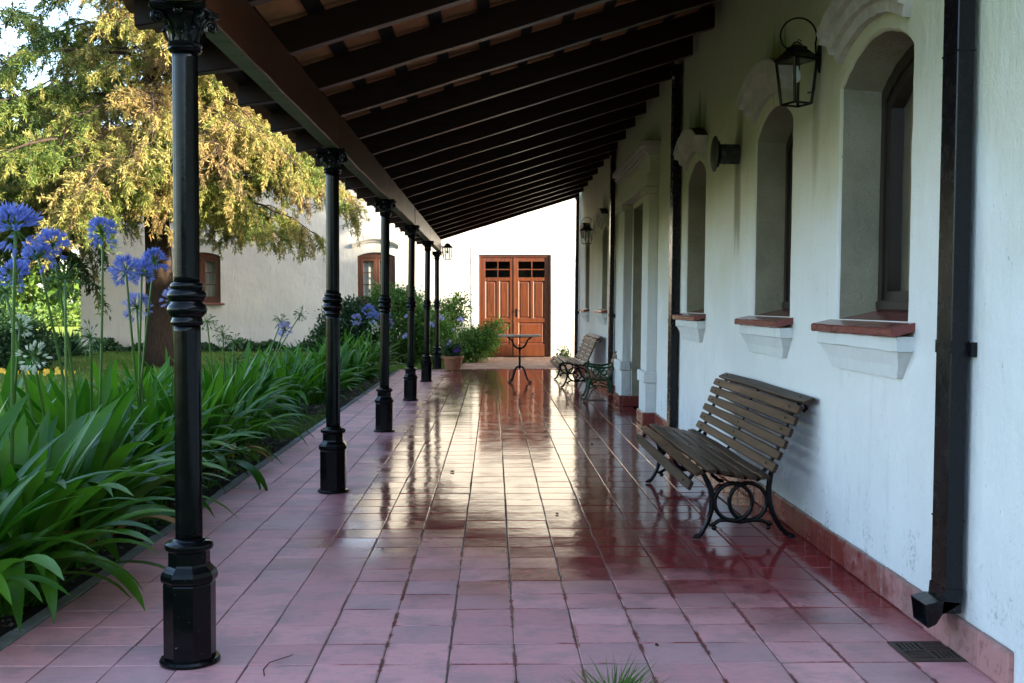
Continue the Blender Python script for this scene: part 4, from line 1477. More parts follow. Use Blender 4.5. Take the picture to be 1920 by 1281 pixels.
# ================================================================== benches
BP = [(1.098, 0.335), (1.150, 0.402), (1.222, 0.418), (1.297, 0.405), (1.372, 0.388), (1.447, 0.376), (1.520, 0.380),
      (1.572, 0.432), (1.603, 0.497), (1.632, 0.562), (1.658, 0.628), (1.683, 0.694), (1.706, 0.756), (1.764, 0.806)]
BX = 1.46
def slat_mesh(L, tx, tz, w, th, seed, bolts):
    rs = random.Random(seed)
    t = Vector((tx, 0, tz)).normalized(); n = Vector((-t.z, 0, t.x))
    g = MB(); rings = []
    ns = 10; ph = rs.uniform(0, 6)
    for k in range(ns + 1):
        y = -L / 2 + L * k / ns
        sag = 0.0035 * math.sin(ph + k * 0.8) + rs.gauss(0, 0.0012)
        e = 0.004 if k in (0, ns) else 0
        ww, hh = w / 2 - e + rs.gauss(0, 0.0008), th / 2 - e * 0.5
        c = 0.005
        o = n * sag
        pts = [(-ww + c, -hh), (ww - c, -hh), (ww, -hh + c), (ww, hh - c), (ww - c, hh), (-ww + c, hh), (-ww, hh - c), (-ww, -hh + c)]
        rings.append([tuple(t * a + n * b + o + Vector((0, y, 0))) for a, b in pts])
    g.loft(rings, True)
    g.cur = 1
    for y in bolts:
        rr = [[tuple(t * (r * math.cos(2 * math.pi * i / 8)) + n * (th / 2 + h) + Vector((0, y + r * math.sin(2 * math.pi * i / 8), 0))) for i in range(8)] for r, h in ((0.0055, -0.003), (0.0055, 0.002), (0.003, 0.0035))]
        g.loft(rr, True)
    return g
def make_bench(mat):
    e = empty('slatted_bench')
    L = 2.34
    P = [(x - BX, z) for x, z in BP]
    for i, (x, z) in enumerate(P):
        if i == 0: tx, tz = 0.030, 0.065
        elif i == len(P) - 1: tx, tz = 0.07, 0.028
        elif i == 1: tx, tz = 0.07, 0.028
        else: tx, tz = P[i + 1][0] - P[i - 1][0], P[i + 1][1] - P[i - 1][1]
        if i == 7: tx, tz = 0.03, 0.055
        if i == 6: tx, tz = 0.07, 0.012
        if i == 12: tx, tz = 0.025, 0.05
        w = 0.058 if i != 13 else 0.075
        o = slat_mesh(L, tx, tz, w, 0.024, 300 + i, (-0.99, 0.0, 0.99)).build('slat', [mat, 'iron'], e)
        o.location = (x, 0, z)
    for y in (-0.99, 0.99):
        g = MB()
        nrm = []
        path = [(P[0][0] + 0.02, y, P[0][1] - 0.04)] + [(x + (0.012 if i > 7 else 0.0), y, z - (0.022 if i < 8 else 0.012)) for i, (x, z) in enumerate(P)] + [(P[-1][0] + 0.032, y, P[-1][1] - 0.055), (P[-1][0] + 0.01, y, P[-1][1] - 0.075)]
        g.tube(path, 0.0125, 8)
        f = g.build('end_frame', 'iron', e, smooth=50)
        def sub(nm, path, rad):
            b = MB(); b.tube(path, rad, 8); return b.build(nm, 'iron', f, smooth=60)
        sub('leg', [(-0.255, y, 0.375), (-0.235, y, 0.335), (-0.212, y, 0.285), (-0.203, y, 0.225), (-0.208, y, 0.165), (-0.226, y, 0.105), (-0.250, y, 0.055), (-0.272, y, 0.022), (-0.298, y, 0.014)], [0.013, 0.016, 0.018, 0.017, 0.016, 0.015, 0.014, 0.014, 0.012])
        sub('leg', [(0.150, y, 0.43), (0.132, y, 0.365), (0.122, y, 0.30), (0.124, y, 0.23), (0.140, y, 0.165), (0.166, y, 0.105), (0.198, y, 0.055), (0.232, y, 0.024), (0.272, y, 0.014)], [0.013, 0.016, 0.017, 0.017, 0.016, 0.015, 0.014, 0.014, 0.012])
        for x0, s in ((-0.285, -1), (0.250, 1)):
            b = MB(); b.ball((x0, y, 0.013), 0.019, 10, 6, 0.65); b.ball((x0 + s * 0.018, y, 0.011), 0.013, 8, 6, 0.75); b.build('foot', 'iron', f, smooth=True)
        for x0 in (-0.082, 0.004):
            b = MB(); b.ring((x0, y + (0.004 if x0 > -0.05 else -0.004), 0.213), 0.108, 0.0125, 'y', 32, 8); b.build('ring', 'iron', f, smooth=True)
        sub('stretcher', [(-0.222, y, 0.075), (-0.195, y, 0.085), (-0.160, y, 0.106), (-0.120, y, 0.108), (-0.04, y, 0.098), (0.04, y, 0.108), (0.085, y, 0.104), (0.120, y, 0.085), (0.145, y, 0.085)], [0.010, 0.011, 0.012, 0.012, 0.014, 0.012, 0.012, 0.011, 0.010])
        b = MB(); b.ball((-0.192, y, 0.063), 0.016, 10, 6); b.ball((0.120, y, 0.064), 0.015, 10, 6); b.ball((-0.04, y, 0.118), 0.013, 8, 6); b.build('knob', 'iron', f, smooth=True)
        sub('scroll', [(0.05, y, 0.335), (0.085, y, 0.355), (0.118, y, 0.350), (0.132, y, 0.33)], 0.010)
    g = MB(); g.tube([(x + (0.014 if i > 7 else 0), 0, z - (0.024 if i < 8 else 0.010)) for i, (x, z) in enumerate(P)], 0.009, 6); g.build('centre_strap', 'iron', e, smooth=50)
    g = MB(); g.tube([(0.0, -0.99, 0.098), (0.0, 0.99, 0.098)], 0.006, 6); g.build('tie_rod', 'iron', e)
    return e
b1 = tag(make_bench('slat'), 'dark brown slatted bench on scrolled iron legs under the two nearest windows', 'bench', 'slatted benches')
b1.location = (BX, 7.28, 0.002)
b2 = tag(make_bench('slat_grey'), 'weathered slatted bench farther down the wall, beyond the green armchair', 'bench', 'slatted benches')
b2.location = (BX - 0.06, 18.84, 0.002)

# ---- green cast-iron armchair
def make_chair():
    e = empty('garden_armchair')
    hw = 0.36
    prof = [(-0.185, 0.335, 0.07, 0.0), (-0.105, 0.330, 0.07, -0.004), (-0.025, 0.325, 0.07, -0.004), (0.055, 0.322, 0.07, 0.0)]
    back = [(0.118, 0.385, 0.025, 0.06), (0.150, 0.465, 0.025, 0.06), (0.182, 0.545, 0.025, 0.06), (0.208, 0.615, 0.02, 0.06)]
    for i, (x, z, tx, tz) in enumerate(prof + back):
        o = slat_mesh(2 * hw + 0.02, tx, tz, 0.062, 0.02, 700 + i, (-hw + 0.03, hw - 0.03)).build('slat', ['slat_grey', 'iron_green'], e)
        o.location = (x, 0, z)
    for s in (-1, 1):
        y = s * hw
        g = MB()
        g.tube([(-0.235, y, 0.345), (-0.225, y, 0.318), (-0.17, y, 0.308), (-0.06, y, 0.296), (0.05, y, 0.296), (0.115, y, 0.34), (0.155, y, 0.43), (0.190, y, 0.53), (0.222, y, 0.625), (0.235, y, 0.655), (0.255, y, 0.655)], [0.010, 0.012, 0.014, 0.015, 0.016, 0.015, 0.014, 0.013, 0.012, 0.010, 0.009], 8)
        f = g.build('end_frame', 'iron_green', e, smooth=60)
        def sub(nm, path, rad):
            b = MB(); b.tube(path, rad, 8); return b.build(nm, 'iron_green', f, smooth=60)
        sub('leg', [(-0.150, y, 0.305), (-0.175, y, 0.255), (-0.175, y, 0.19), (-0.19, y, 0.12), (-0.215, y, 0.055), (-0.238, y, 0.02), (-0.262, y, 0.014)], [0.020, 0.021, 0.018, 0.015, 0.014, 0.015, 0.012])
        sub('leg', [(0.09, y, 0.30), (0.125, y, 0.25), (0.135, y, 0.18), (0.155, y, 0.11), (0.185, y, 0.05), (0.212, y, 0.018), (0.236, y, 0.013)], [0.020, 0.020, 0.017, 0.015, 0.014, 0.015, 0.012])
        sub('armrest', [(-0.215, y, 0.455), (-0.225, y, 0.475), (-0.205, y, 0.492), (-0.15, y, 0.485), (-0.06, y, 0.468), (0.04, y, 0.462), (0.12, y, 0.475), (0.165, y, 0.50)], [0.010, 0.012, 0.014, 0.015, 0.015, 0.014, 0.013, 0.012])
        sub('arm_post', [(-0.175, y, 0.32), (-0.165, y, 0.37), (-0.185, y, 0.43), (-0.195, y, 0.478)], 0.011)
        b = MB(); b.ring((-0.075, y, 0.405), 0.042, 0.009, 'y', 20, 6); b.ring((0.035, y, 0.400), 0.036, 0.009, 'y', 20, 6); b.tube([(-0.02, y, 0.31), (-0.015, y, 0.365), (-0.01, y, 0.455)], 0.009, 6); b.build('scroll', 'iron_green', f, smooth=True)
        sub('stretcher', [(-0.175, y, 0.17), (-0.10, y, 0.20), (-0.02, y, 0.225), (0.06, y, 0.20), (0.135, y, 0.165)], 0.009)
    g = MB(); g.tube([(-0.02, -hw, 0.222), (-0.02, hw, 0.222)], 0.007, 6); g.build('tie_rod', 'iron_green', e)
    return e
ch = tag(make_chair(), 'green cast-iron garden armchair with wooden slats beside the door surround', 'armchair')
ch.location = (1.52, 15.66, 0.002); ch.rotation_euler = (0, 0, R(-3))

# ---- cafe table
t = tag(empty('iron_pedestal_table', (0.455, 19.05, 0.002)), 'small table with pale top on black iron pedestal in front of the door', 'table')
g = MB(); g.box(-0.365, 0.365, -0.29, 0.29, 0.793, 0.822, 0.006); g.build('table_top', 'table_top', t)
g = MB(); g.box(-0.215, 0.215, -0.025, 0.025, 0.776, 0.7925, 0.004); g.box(-0.025, 0.025, -0.2, 0.2, 0.777, 0.7920); g.build('top_bar', 'iron', t)
g = MB(); g.lathe([(0.016, 0.235), (0.022, 0.25), (0.020, 0.28), (0.018, 0.33), (0.023, 0.352), (0.018, 0.365), (0.0165, 0.40), (0.024, 0.415), (0.024, 0.425), (0.0165, 0.44), (0.016, 0.54), (0.023, 0.575), (0.027, 0.59), (0.017, 0.60), (0.013, 0.62), (0.013, 0.776)], 16); g.build('pedestal', 'iron', t, smooth=50)
for k in range(4):
    a = R(45) + k * math.pi / 2
    def pol(pts): return [(r * math.cos(a) * (1.0 if True else 1), r * math.sin(a), z) for r, z in pts]
    g = MB(); g.tube(pol([(0.008, 0.262), (0.045, 0.272), (0.085, 0.255), (0.118, 0.205), (0.142, 0.145), (0.168, 0.085), (0.205, 0.038), (0.245, 0.016), (0.285, 0.012)]), [0.014, 0.016, 0.017, 0.017, 0.016, 0.015, 0.014, 0.013, 0.010], 8); g.build('leg', 'iron', t, smooth=60)
for k in range(2):
    s = 1 if k else -1
    g = MB(); g.tube([(s * 0.008, 0, 0.585), (s * 0.05, 0, 0.600), (s * 0.09, 0, 0.63), (s * 0.115, 0, 0.68), (s * 0.135, 0, 0.73), (s * 0.18, 0, 0.765), (s * 0.21, 0, 0.774)], [0.017, 0.018, 0.017, 0.016, 0.015, 0.013, 0.010], 8); g.build('bracket_arm', 'iron', t, smooth=60)

# ---- terracotta pot
pt = tag(empty('flower_pot', (-0.83, 22.72, 0.001)), 'terracotta flower pot standing by the farthest column', 'flower pot')
g = MB(); g.lathe([(0.14, 0.0), (0.155, 0.003), (0.165, 0.05), (0.195, 0.22), (0.200, 0.228), (0.222, 0.232), (0.226, 0.28), (0.218, 0.288), (0.195, 0.285), (0.188, 0.24)], 32, cap=False); g.lathe([(0.14, 0.0005), (0.01, 0.0005)], 32)
g.build('pot_body', 'terracotta', pt, smooth=35)
g = MB(); g.lathe([(0.19, 0.250), (0.10, 0.262), (0.005, 0.265)], 20); g.build('pot_soil', 'soil', pt)

# ================================================================== vegetation helpers
def sp_noise(P, s=1.0, ph=0.0):
    """cheap smooth noise of position, about -1..1"""
    x, y, z = P[:, 0] * s, P[:, 1] * s, P[:, 2] * s
    return (np.sin(1.7 * x + 0.9 * z + ph) * np.cos(1.3 * y - 1.1 * z + 2 * ph) + np.sin(2.9 * z - 1.9 * x + 1.3 + ph) * np.cos(2.3 * y + 0.7 * x) + 0.6 * np.sin(4.7 * x + 3.1 * y - 4.1 * z + ph)) / 2.2

def bez(p0, p1, p2, n):
    t = np.linspace(0, 1, n)[:, None]
    return (1 - t) ** 2 * p0 + 2 * t * (1 - t) * p1 + t * t * p2

def drooping_conifer(name, loc, height, r0, limbs, mat, label, seed, zlow=2.0, llow=4.4, ltop=1.4, spray=0.34, leaf_n=30, leaf_l=0.10, leaf_w=0.020, dens=5.0, sec=7, gold=0.5, trunk_lean=(0.0, 0.0), reach=None, group=None, extra=()):
    rg = np.random.default_rng(seed)
    e = tag(empty(name, loc), label, 'tree', group)
    tr = MB()
    zs = np.linspace(-0.1, height, 22)
    path, rad = [], []
    for z in zs:
        t = max(0, z) / height
        path.append((trunk_lean[0] * t + 0.05 * math.sin(z * 0.9), trunk_lean[1] * t + 0.05 * math.cos(z * 0.7), z))
        rad.append(max(0.02, r0 * (1 - t) ** 0.8 * (1.35 if z < 0.15 else 1.0)))
    tr.tube(path, rad, 14)
    tr.build('trunk', 'trunk', e, smooth=True)
    br = MB()
    acc = NP()
    for i in range(limbs + len(extra)):
        u = (min(i, limbs - 1) + 0.5) / limbs
        z0 = zlow + (height * 0.97 - zlow) * u ** 1.5
        az = i * 2.39996 + rg.normal(0, 0.25)
        ln = (llow + (ltop - llow) * u) * rg.uniform(0.75, 1.15)
        d = np.array([math.cos(az), math.sin(az), 0])
        if reach is not None:
            ln *= reach(az, z0)
        if i >= limbs:
            az, z0, ln = extra[i - limbs]
            d = np.array([math.cos(az), math.sin(az), 0])
        p0 = np.array([trunk_lean[0] * z0 / height, trunk_lean[1] * z0 / height, z0])
        up = rg.uniform(0.05, 0.30)
        p1 = p0 + d * ln * 0.55 + np.array([0, 0, ln * up])
        p2 = p0 + d * ln + np.array([0, 0, -ln * rg.uniform(0.08, 0.34)])
        C = bez(p0, p1, p2, 12) + rg.normal(0, 0.03, (12, 3))
        br.tube([tuple(q) for q in C], [max(0.006, 0.050 * ln / 4 * (1 - k / 12.5)) for k in range(12)], 6)
        ns = int(ln * dens)
        for k in range(ns):
            t = 0.18 + 0.82 * (k + rg.uniform(0, 1)) / ns
            f = t * 11
            a = min(10, int(f))
            b0 = C[a] + (C[a + 1] - C[a]) * (f - a)
            tang = unit((C[a + 1] - C[a])[None])[0]
            side = np.array([-tang[1], tang[0], 0]) * (1 if k % 2 else -1)
            sl = rg.uniform(0.35, 1.0) * (0.55 + 0.6 * (1 - t)) * ln / 3.6
            dd = side * rg.uniform(0.5, 1.0) + tang * rg.uniform(0.2, 0.9) + np.array([0, 0, rg.uniform(-0.15, 0.30)])
            dd = dd / np.linalg.norm(dd)
            b2 = b0 + dd * sl + np.array([0, 0, -sl * rg.uniform(0.25, 0.7)])
            S = bez(b0, b0 + dd * sl * 0.6, b2, 6)
            br.tube([tuple(q) for q in S], [0.010, 0.009, 0.007, 0.006, 0.005, 0.003], 4, cap=False)
            m = max(2, int(sec * sl + 1))
            tt = rg.uniform(0.1, 1.0, m)
            base = b0 * ((1 - tt) ** 2)[:, None] + (b0 + dd * sl * 0.6) * (2 * tt * (1 - tt))[:, None] + b2 * (tt ** 2)[:, None]
            # hanging sprays
            hl = rg.uniform(0.6, 1.25, m) * spray
            hd = unit(dd[None] * rg.uniform(0.0, 0.8, (m, 1)) + rg.normal(0, 0.30, (m, 3)) + np.array([0, 0, -1.0]) * rg.uniform(0.2, 1.1, (m, 1)))
            q = np.repeat(np.arange(m), leaf_n)
            s = rg.uniform(0, 1, len(q))
            cen = base[q] + hd[q] * (s * hl[q])[:, None] + np.array([0, 0, -1.0]) * (0.10 * s * s)[:, None] * hl[q][:, None] + rg.normal(0, 0.012, (len(q), 3))
            ld = unit(hd[q] * 0.8 + rg.normal(0, 0.62, (len(q), 3)) + np.array([0, 0, -0.25]))
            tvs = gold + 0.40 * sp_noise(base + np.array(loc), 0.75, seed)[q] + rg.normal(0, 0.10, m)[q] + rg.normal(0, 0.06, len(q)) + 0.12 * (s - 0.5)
            if reach is not None:   # darker green of the shaded side painted into the needles
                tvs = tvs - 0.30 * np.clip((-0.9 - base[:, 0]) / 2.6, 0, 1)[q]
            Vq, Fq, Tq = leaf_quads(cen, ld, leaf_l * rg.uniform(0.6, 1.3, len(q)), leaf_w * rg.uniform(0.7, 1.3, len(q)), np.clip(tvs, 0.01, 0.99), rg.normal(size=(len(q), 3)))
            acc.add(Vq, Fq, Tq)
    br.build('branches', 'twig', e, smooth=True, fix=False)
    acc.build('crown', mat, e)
    return e

def leafy(name, loc, label, cat, blobs, n, leaf_l, leaf_w, mat, seed, trunk=None, shell=0.55, droop=0.0, group=None, stems=0, tone=0.5):
    """broad-leaved crown or shrub: leaf clumps scattered through uneven lobes"""
    rg = np.random.default_rng(seed)
    e = tag(empty(name, loc), label, cat, group)
    acc = NP()
    tot = sum(b[3] * b[4] * b[5] for b in blobs)
    tips = []
    for bx, by, bz, rx, ry, rz in blobs:
        m = max(4, int(n / 9 * (rx * ry * rz) / tot))
        d = unit(rg.normal(size=(m, 3)))
        rad = (shell + (1 - shell) * rg.random(m)) * (1 + 0.18 * sp_noise(d * 2.0 + bx, 1.6, seed))
        c = np.array([bx, by, bz]) + d * rad[:, None] * np.array([rx, ry, rz])
        tips.append(c[:6])
        q = np.repeat(np.arange(m), 9)
        cen = c[q] + rg.normal(0, leaf_l * 0.75, (len(q), 3))
        ld = unit(d[q] * 0.7 + rg.normal(0, 0.75, (len(q), 3)) + np.array([0, 0, -droop]))
        tvs = tone + 0.25 * sp_noise(c + np.array(loc), 1.5, seed)[q] + rg.normal(0, 0.12, m)[q] + rg.normal(0, 0.07, len(q))
        Vq, Fq, Tq = leaf_quads(cen, ld, leaf_l * rg.uniform(0.6, 1.25, len(q)), leaf_w * rg.uniform(0.7, 1.2, len(q)), np.clip(tvs, 0.01, 0.99), rg.normal(size=(len(q), 3)))
        keep = np.repeat(Vq.reshape(-1, 4, 3)[:, :, 2].min(1) > -loc[2] - 0.03, 4)
        acc.add(Vq, Fq, Tq)
    acc.build('crown' if trunk else 'foliage', mat, e)
    b = MB()
    if trunk:
        h, r = trunk
        b.tube([(0.04 * math.sin(k), 0.04 * math.cos(k * 1.3), -0.1 + h * k / 8) for k in range(9)], [r * (1 - 0.55 * k / 8) for k in range(9)], 10)
        for tp in tips:
            for q in tp[:2]:
                b.tube([tuple(x) for x in bez(np.array([0, 0, h * 0.75]), np.array([q[0] * 0.4, q[1] * 0.4, h * 1.05]), q, 7)], [r * 0.42 * (1 - k / 7.6) for k in range(7)], 6)
        b.build('trunk', 'trunk', e, smooth=True)
    else:
        for tp in tips:
            for q in tp[:max(2, stems)]:
                b.tube([tuple(x) for x in bez(np.array([q[0] * 0.25, q[1] * 0.25, -0.05]), np.array([q[0] * 0.4, q[1] * 0.4, q[2] * 0.6]), q, 6)], [0.014 * (1 - k / 7) for k in range(6)], 5)
        b.build('stems', 'twig', e, smooth=True)
    return e

# ================================================================== trees
def reach_a(az, z0):
    dx = math.cos(az)
    if dx > 0.3 and z0 < 4.4:
        return 0.72
    return 0.85 if dx > 0.2 and z0 > 6 else (0.96 if dx > 0.5 else (0.95 if dx > -0.3 else 1.15))
drooping_conifer('cypress_tree', (-6.75, 22.3, 0.02), 12.5, 0.30, 112, 'cypress', 'tall drooping cypress with golden-green feathery foliage before the far house', 5, 3.2, 4.5, 1.3, reach=reach_a, extra=[(R(-75 + 5.2 * k + 9 * math.sin(k * 2.3)), 4.0 + 4.6 * ((k * 0.618) % 1), 2.9 + 1.1 * ((k * 0.377) % 1)) for k in range(26)], dens=6.2, sec=14, gold=0.56, leaf_n=46, leaf_l=0.090, leaf_w=0.019)
drooping_conifer('dark_conifer', (-12.9, 26.0, 0.0), 16.0, 0.30, 54, 'conifer_dark', 'darker green conifer standing behind and to the left of the golden cypress', 9, 3.0, 4.6, 1.4, dens=6.0, sec=11, gold=0.45, spray=0.40, leaf_n=26, leaf_l=0.15, leaf_w=0.036)
leafy('garden_tree', (-14.6, 28.5, 0.0), 'leafy yellow-green tree at the left edge behind the blue flowers', 'tree',
      [(0.6, 0, 2.6, 1.6, 1.6, 1.2), (-0.8, 0.5, 3.3, 1.6, 1.6, 1.3), (0.2, -0.4, 4.2, 1.6, 1.5, 1.3), (0.9, -0.2, 1.5, 0.9, 0.9, 0.7)], 26000, 0.13, 0.075, 'broadleaf', 21, (2.6, 0.13), 0.45, tone=0.65)
# unseen tree added behind the main house to shade the far wall
leafy('sun_block_tree', (10.4, 20.4, 0.0), 'unseen broad tree added behind the main house to block the sun', 'tree',
      [(0, 0, 6.5, 3.2, 1.6, 2.6), (0.5, -0.3, 9.0, 3.0, 1.7, 2.4), (-1.2, 0.3, 8.0, 2.2, 1.4, 2.2), (0.4, 0.2, 11.0, 2.2, 1.5, 1.8)], 30000, 0.42, 0.30, 'broadleaf', 22, (6.0, 0.25), 0.2)

leafy('added_rear_trees', (-1.0, -22.0, 0.0), 'unseen belt of trees added behind the viewer to dim reflections', 'trees',
      [(x, random.uniform(-1, 1), 2.3 + random.uniform(0, 0.8), 3.0, 1.8, 2.5) for x in (-16, -12, -8, -4, 0, 4)], 9000, 0.55, 0.40, 'shrub_dark', 33, (2.5, 0.2), 0.4)  # out of view, added to darken reflections on columns and pipes
# shrubs
leafy('dark_shrub', (-9.35, 21.2, 0.05), 'dark glossy shrub with yellow flowers at its foot by the lawn', 'shrub', [(0, 0, 0.55, 1.0, 0.8, 0.6), (-0.9, 0.2, 0.75, 0.9, 0.8, 0.75), (0.55, -0.2, 0.35, 0.6, 0.5, 0.4)], 15000, 0.085, 0.05, 'shrub_dark', 23, tone=0.4)
leafy('round_dark_bush', (-3.25, 25.2, 0.07), 'dark green rounded bush under the far brown window', 'shrub', [(0, 0, 0.65, 0.75, 0.7, 0.65), (-0.35, -0.1, 0.4, 0.6, 0.5, 0.45), (0.1, 0.1, 1.12, 0.45, 0.45, 0.35)], 13000, 0.075, 0.045, 'shrub_dark', 24, tone=0.5)
leafy('bright_bush', (-2.15, 25.4, 0.03), 'tall bright green bush between the third and fifth columns', 'shrub', [(0, 0, 0.8, 0.85, 0.8, 0.8), (-0.15, 0.1, 1.35, 0.6, 0.5, 0.42), (0.65, -0.1, 0.6, 0.6, 0.6, 0.6)], 15000, 0.085, 0.048, 'shrub_bright', 25, tone=0.45)
leafy('climbing_shrub', (-1.10, 27.6, -0.03), 'airy climbing shrub against the cream wall left of the door', 'shrub', [(0, 0.2, 1.15, 0.55, 0.35, 0.42), (0.22, 0.2, 1.5, 0.26, 0.2, 0.26), (-0.35, 0, 0.8, 0.45, 0.4, 0.4), (-0.3, 0.1, 0.35, 0.6, 0.5, 0.4)], 5200, 0.09, 0.045, 'shrub_bright', 26, shell=0.2, tone=0.55)
leafy('low_bright_bush', (-0.55, 26.2, -0.03), 'low bright green bush with loose sprigs in front of the panelled door', 'shrub', [(0, 0, 0.38, 0.55, 0.5, 0.42), (0.35, 0, 0.55, 0.40, 0.35, 0.36), (0.62, 0.05, 0.80, 0.24, 0.2, 0.26), (-0.35, -0.2, 0.3, 0.4, 0.4, 0.34)], 7800, 0.075, 0.042, 'shrub_bright', 27, shell=0.3, tone=0.62)
leafy('weed_clump', (1.55, 24.6, -0.02), 'small green weed clump at the foot of the white wall beyond the far bench', 'weed', [(0, 0, 0.16, 0.16, 0.14, 0.16), (0.05, 0, 0.30, 0.10, 0.08, 0.12)], 700, 0.06, 0.03, 'shrub_bright', 28, shell=0.2, tone=0.7)
leafy('potted_pansy', (-0.83, 22.72, 0.262), 'leafy pansy plant with violet flowers growing in the terracotta pot', 'plant', [(0, 0, 0.10, 0.17, 0.17, 0.13), (0.06, -0.05, 0.20, 0.13, 0.12, 0.10), (-0.10, 0.0, 0.18, 0.10, 0.12, 0.16)], 1500, 0.045, 0.03, 'shrub_dark', 29, shell=0.3, tone=0.75)
pn = [o for o in COL.objects if o.name.startswith('potted_pansy')][0]
def flower_disc(parent, pos, r, mat, seed):
    rg = np.random.default_rng(seed)
    d = unit(rg.normal(0, 0.5, (5, 3)) + np.array([0, -1, 0.3]))
    nrm = unit(np.array([[rg.normal(0, .3), -1, 0.4 + rg.normal(0, .2)]]))[0]
    u = unit(np.cross(nrm, [0, 0, 1])[None])[0]; v = np.cross(nrm, u)
    a = np.arange(5) * 2 * math.pi / 5
    D = u[None] * np.cos(a)[:, None] + v[None] * np.sin(a)[:, None] + nrm[None] * 0.25
    Vq, Fq, Tq = leaf_quads(np.repeat(np.array(pos)[None], 5, 0), D, r, r * 0.95, rg.random(5), np.repeat(nrm[None], 5, 0))
    np_mesh('flower', Vq, Fq, mat, Tq, parent)
for k, (x, y, z, r, m_) in enumerate([(0.08, -0.14, 0.17, 0.05, 'petal_violet'), (0.13, -0.10, 0.21, 0.045, 'petal_violet'), (0.05, -0.16, 0.13, 0.04, 'petal_violet'), (-0.06, -0.12, 0.33, 0.04, 'petal_pale'), (-0.10, -0.10, 0.27, 0.035, 'petal_pale'), (0.10, -0.13, 0.13, 0.04, 'petal_violet')]):
    flower_disc(pn, (x, y, z), r, m_, 900 + k)
for nm, spots in (('bright_bush', [(0.25, -0.75, 1.05), (0.75, -0.6, 0.85), (0.95, -0.55, 1.0), (0.2, -0.8, 0.6)]), ('climbing_shrub', [(0.28, -0.2, 1.0), (0.05, -0.3, 0.72), (-0.2, -0.35, 0.5)])):
    par = [o for o in COL.objects if o.name == nm][0]
    for k, s in enumerate(spots):
        for q in range(3):
            flower_disc(par, (s[0] + 0.05 * q - 0.04, s[1], s[2] + 0.045 * (q % 2)), 0.055, 'petal_pale', 950 + 7 * k + q)
# small yellow flowers on the ground at the dark shrub's foot
sh = [o for o in COL.objects if o.name == 'dark_shrub'][0]
for k in range(46):
    flower_disc(sh, (random.uniform(-0.7, 1.7), random.uniform(-1.35, -0.75), random.uniform(0.03, 0.12)), random.uniform(0.04, 0.07), 'petal_yellow', 1200 + k)

# spiky rosette by the corner of the far house
e = tag(empty('spiky_rosette_plant', (-10.0, 26.0, 0.10)), 'dark spiky rosette plant at the left corner of the far house', 'plant')
rg = np.random.default_rng(3)
m = 260
az = rg.uniform(0, 2 * math.pi, m); el = rg.uniform(R(5), R(80), m)
D = np.stack([np.cos(az) * np.cos(el), np.sin(az) * np.cos(el), np.sin(el)], 1)
Vq, Fq, Tq = leaf_quads(np.zeros((m, 3)) + D * 0.05, D, rg.uniform(0.45, 0.8, m), 0.05, rg.uniform(0.2, 0.8, m), rg.normal(size=(m, 3)))
np_mesh('foliage', Vq, Fq, 'shrub_dark', Tq, e)

# distant clipped hedge and tree line beyond the meadow
leafy('field_hedge', (-33, 62, 0.0), 'low green hedge across the sunny meadow far left', 'hedge', [(x, 0, 0.5, 2.6, 1.0, 0.75) for x in range(-14, 15, 3)], 9000, 0.34, 0.16, 'broadleaf', 31, shell=0.6)
leafy('distant_tree_line', (-95, 190, 0.0), 'hazy row of trees on the horizon beyond the meadow', 'trees', [(x + random.uniform(-2, 2), random.uniform(-4, 4), 3.0 + random.uniform(0, 2), 5.0, 4.0, 3.4 + random.uniform(0, 1.6)) for x in range(-50, 51, 7)], 9000, 1.6, 1.0, 'broadleaf', 32, shell=0.6)

# leafy strip along the foot of the far house
rg = np.random.default_rng(8)
m = 9000
x = rg.uniform(-10.3, -3.9, m); y = 28.72 - np.abs(rg.normal(0, 0.32, m)); hgt = np.clip(0.20 + 0.16 * np.sin(x * 2.1) * np.sin(x * 5.3 + 1), 0.05, 0.4)
z = np.array([gz(a, b) for a, b in zip(x, y)]) + rg.random(m) * hgt
Vq, Fq, Tq = leaf_quads(np.stack([x, y, z], 1), rg.normal(size=(m, 3)) + np.array([0, -0.4, 0.6]), 0.085, 0.05, np.clip(0.45 + rg.normal(0, 0.2, m), 0.01, 0.99))
tag(np_mesh('ground_cover', Vq, Fq, 'shrub_dark', Tq), 'low leafy ground cover along the foot of the far house', 'ground cover', kind='stuff')

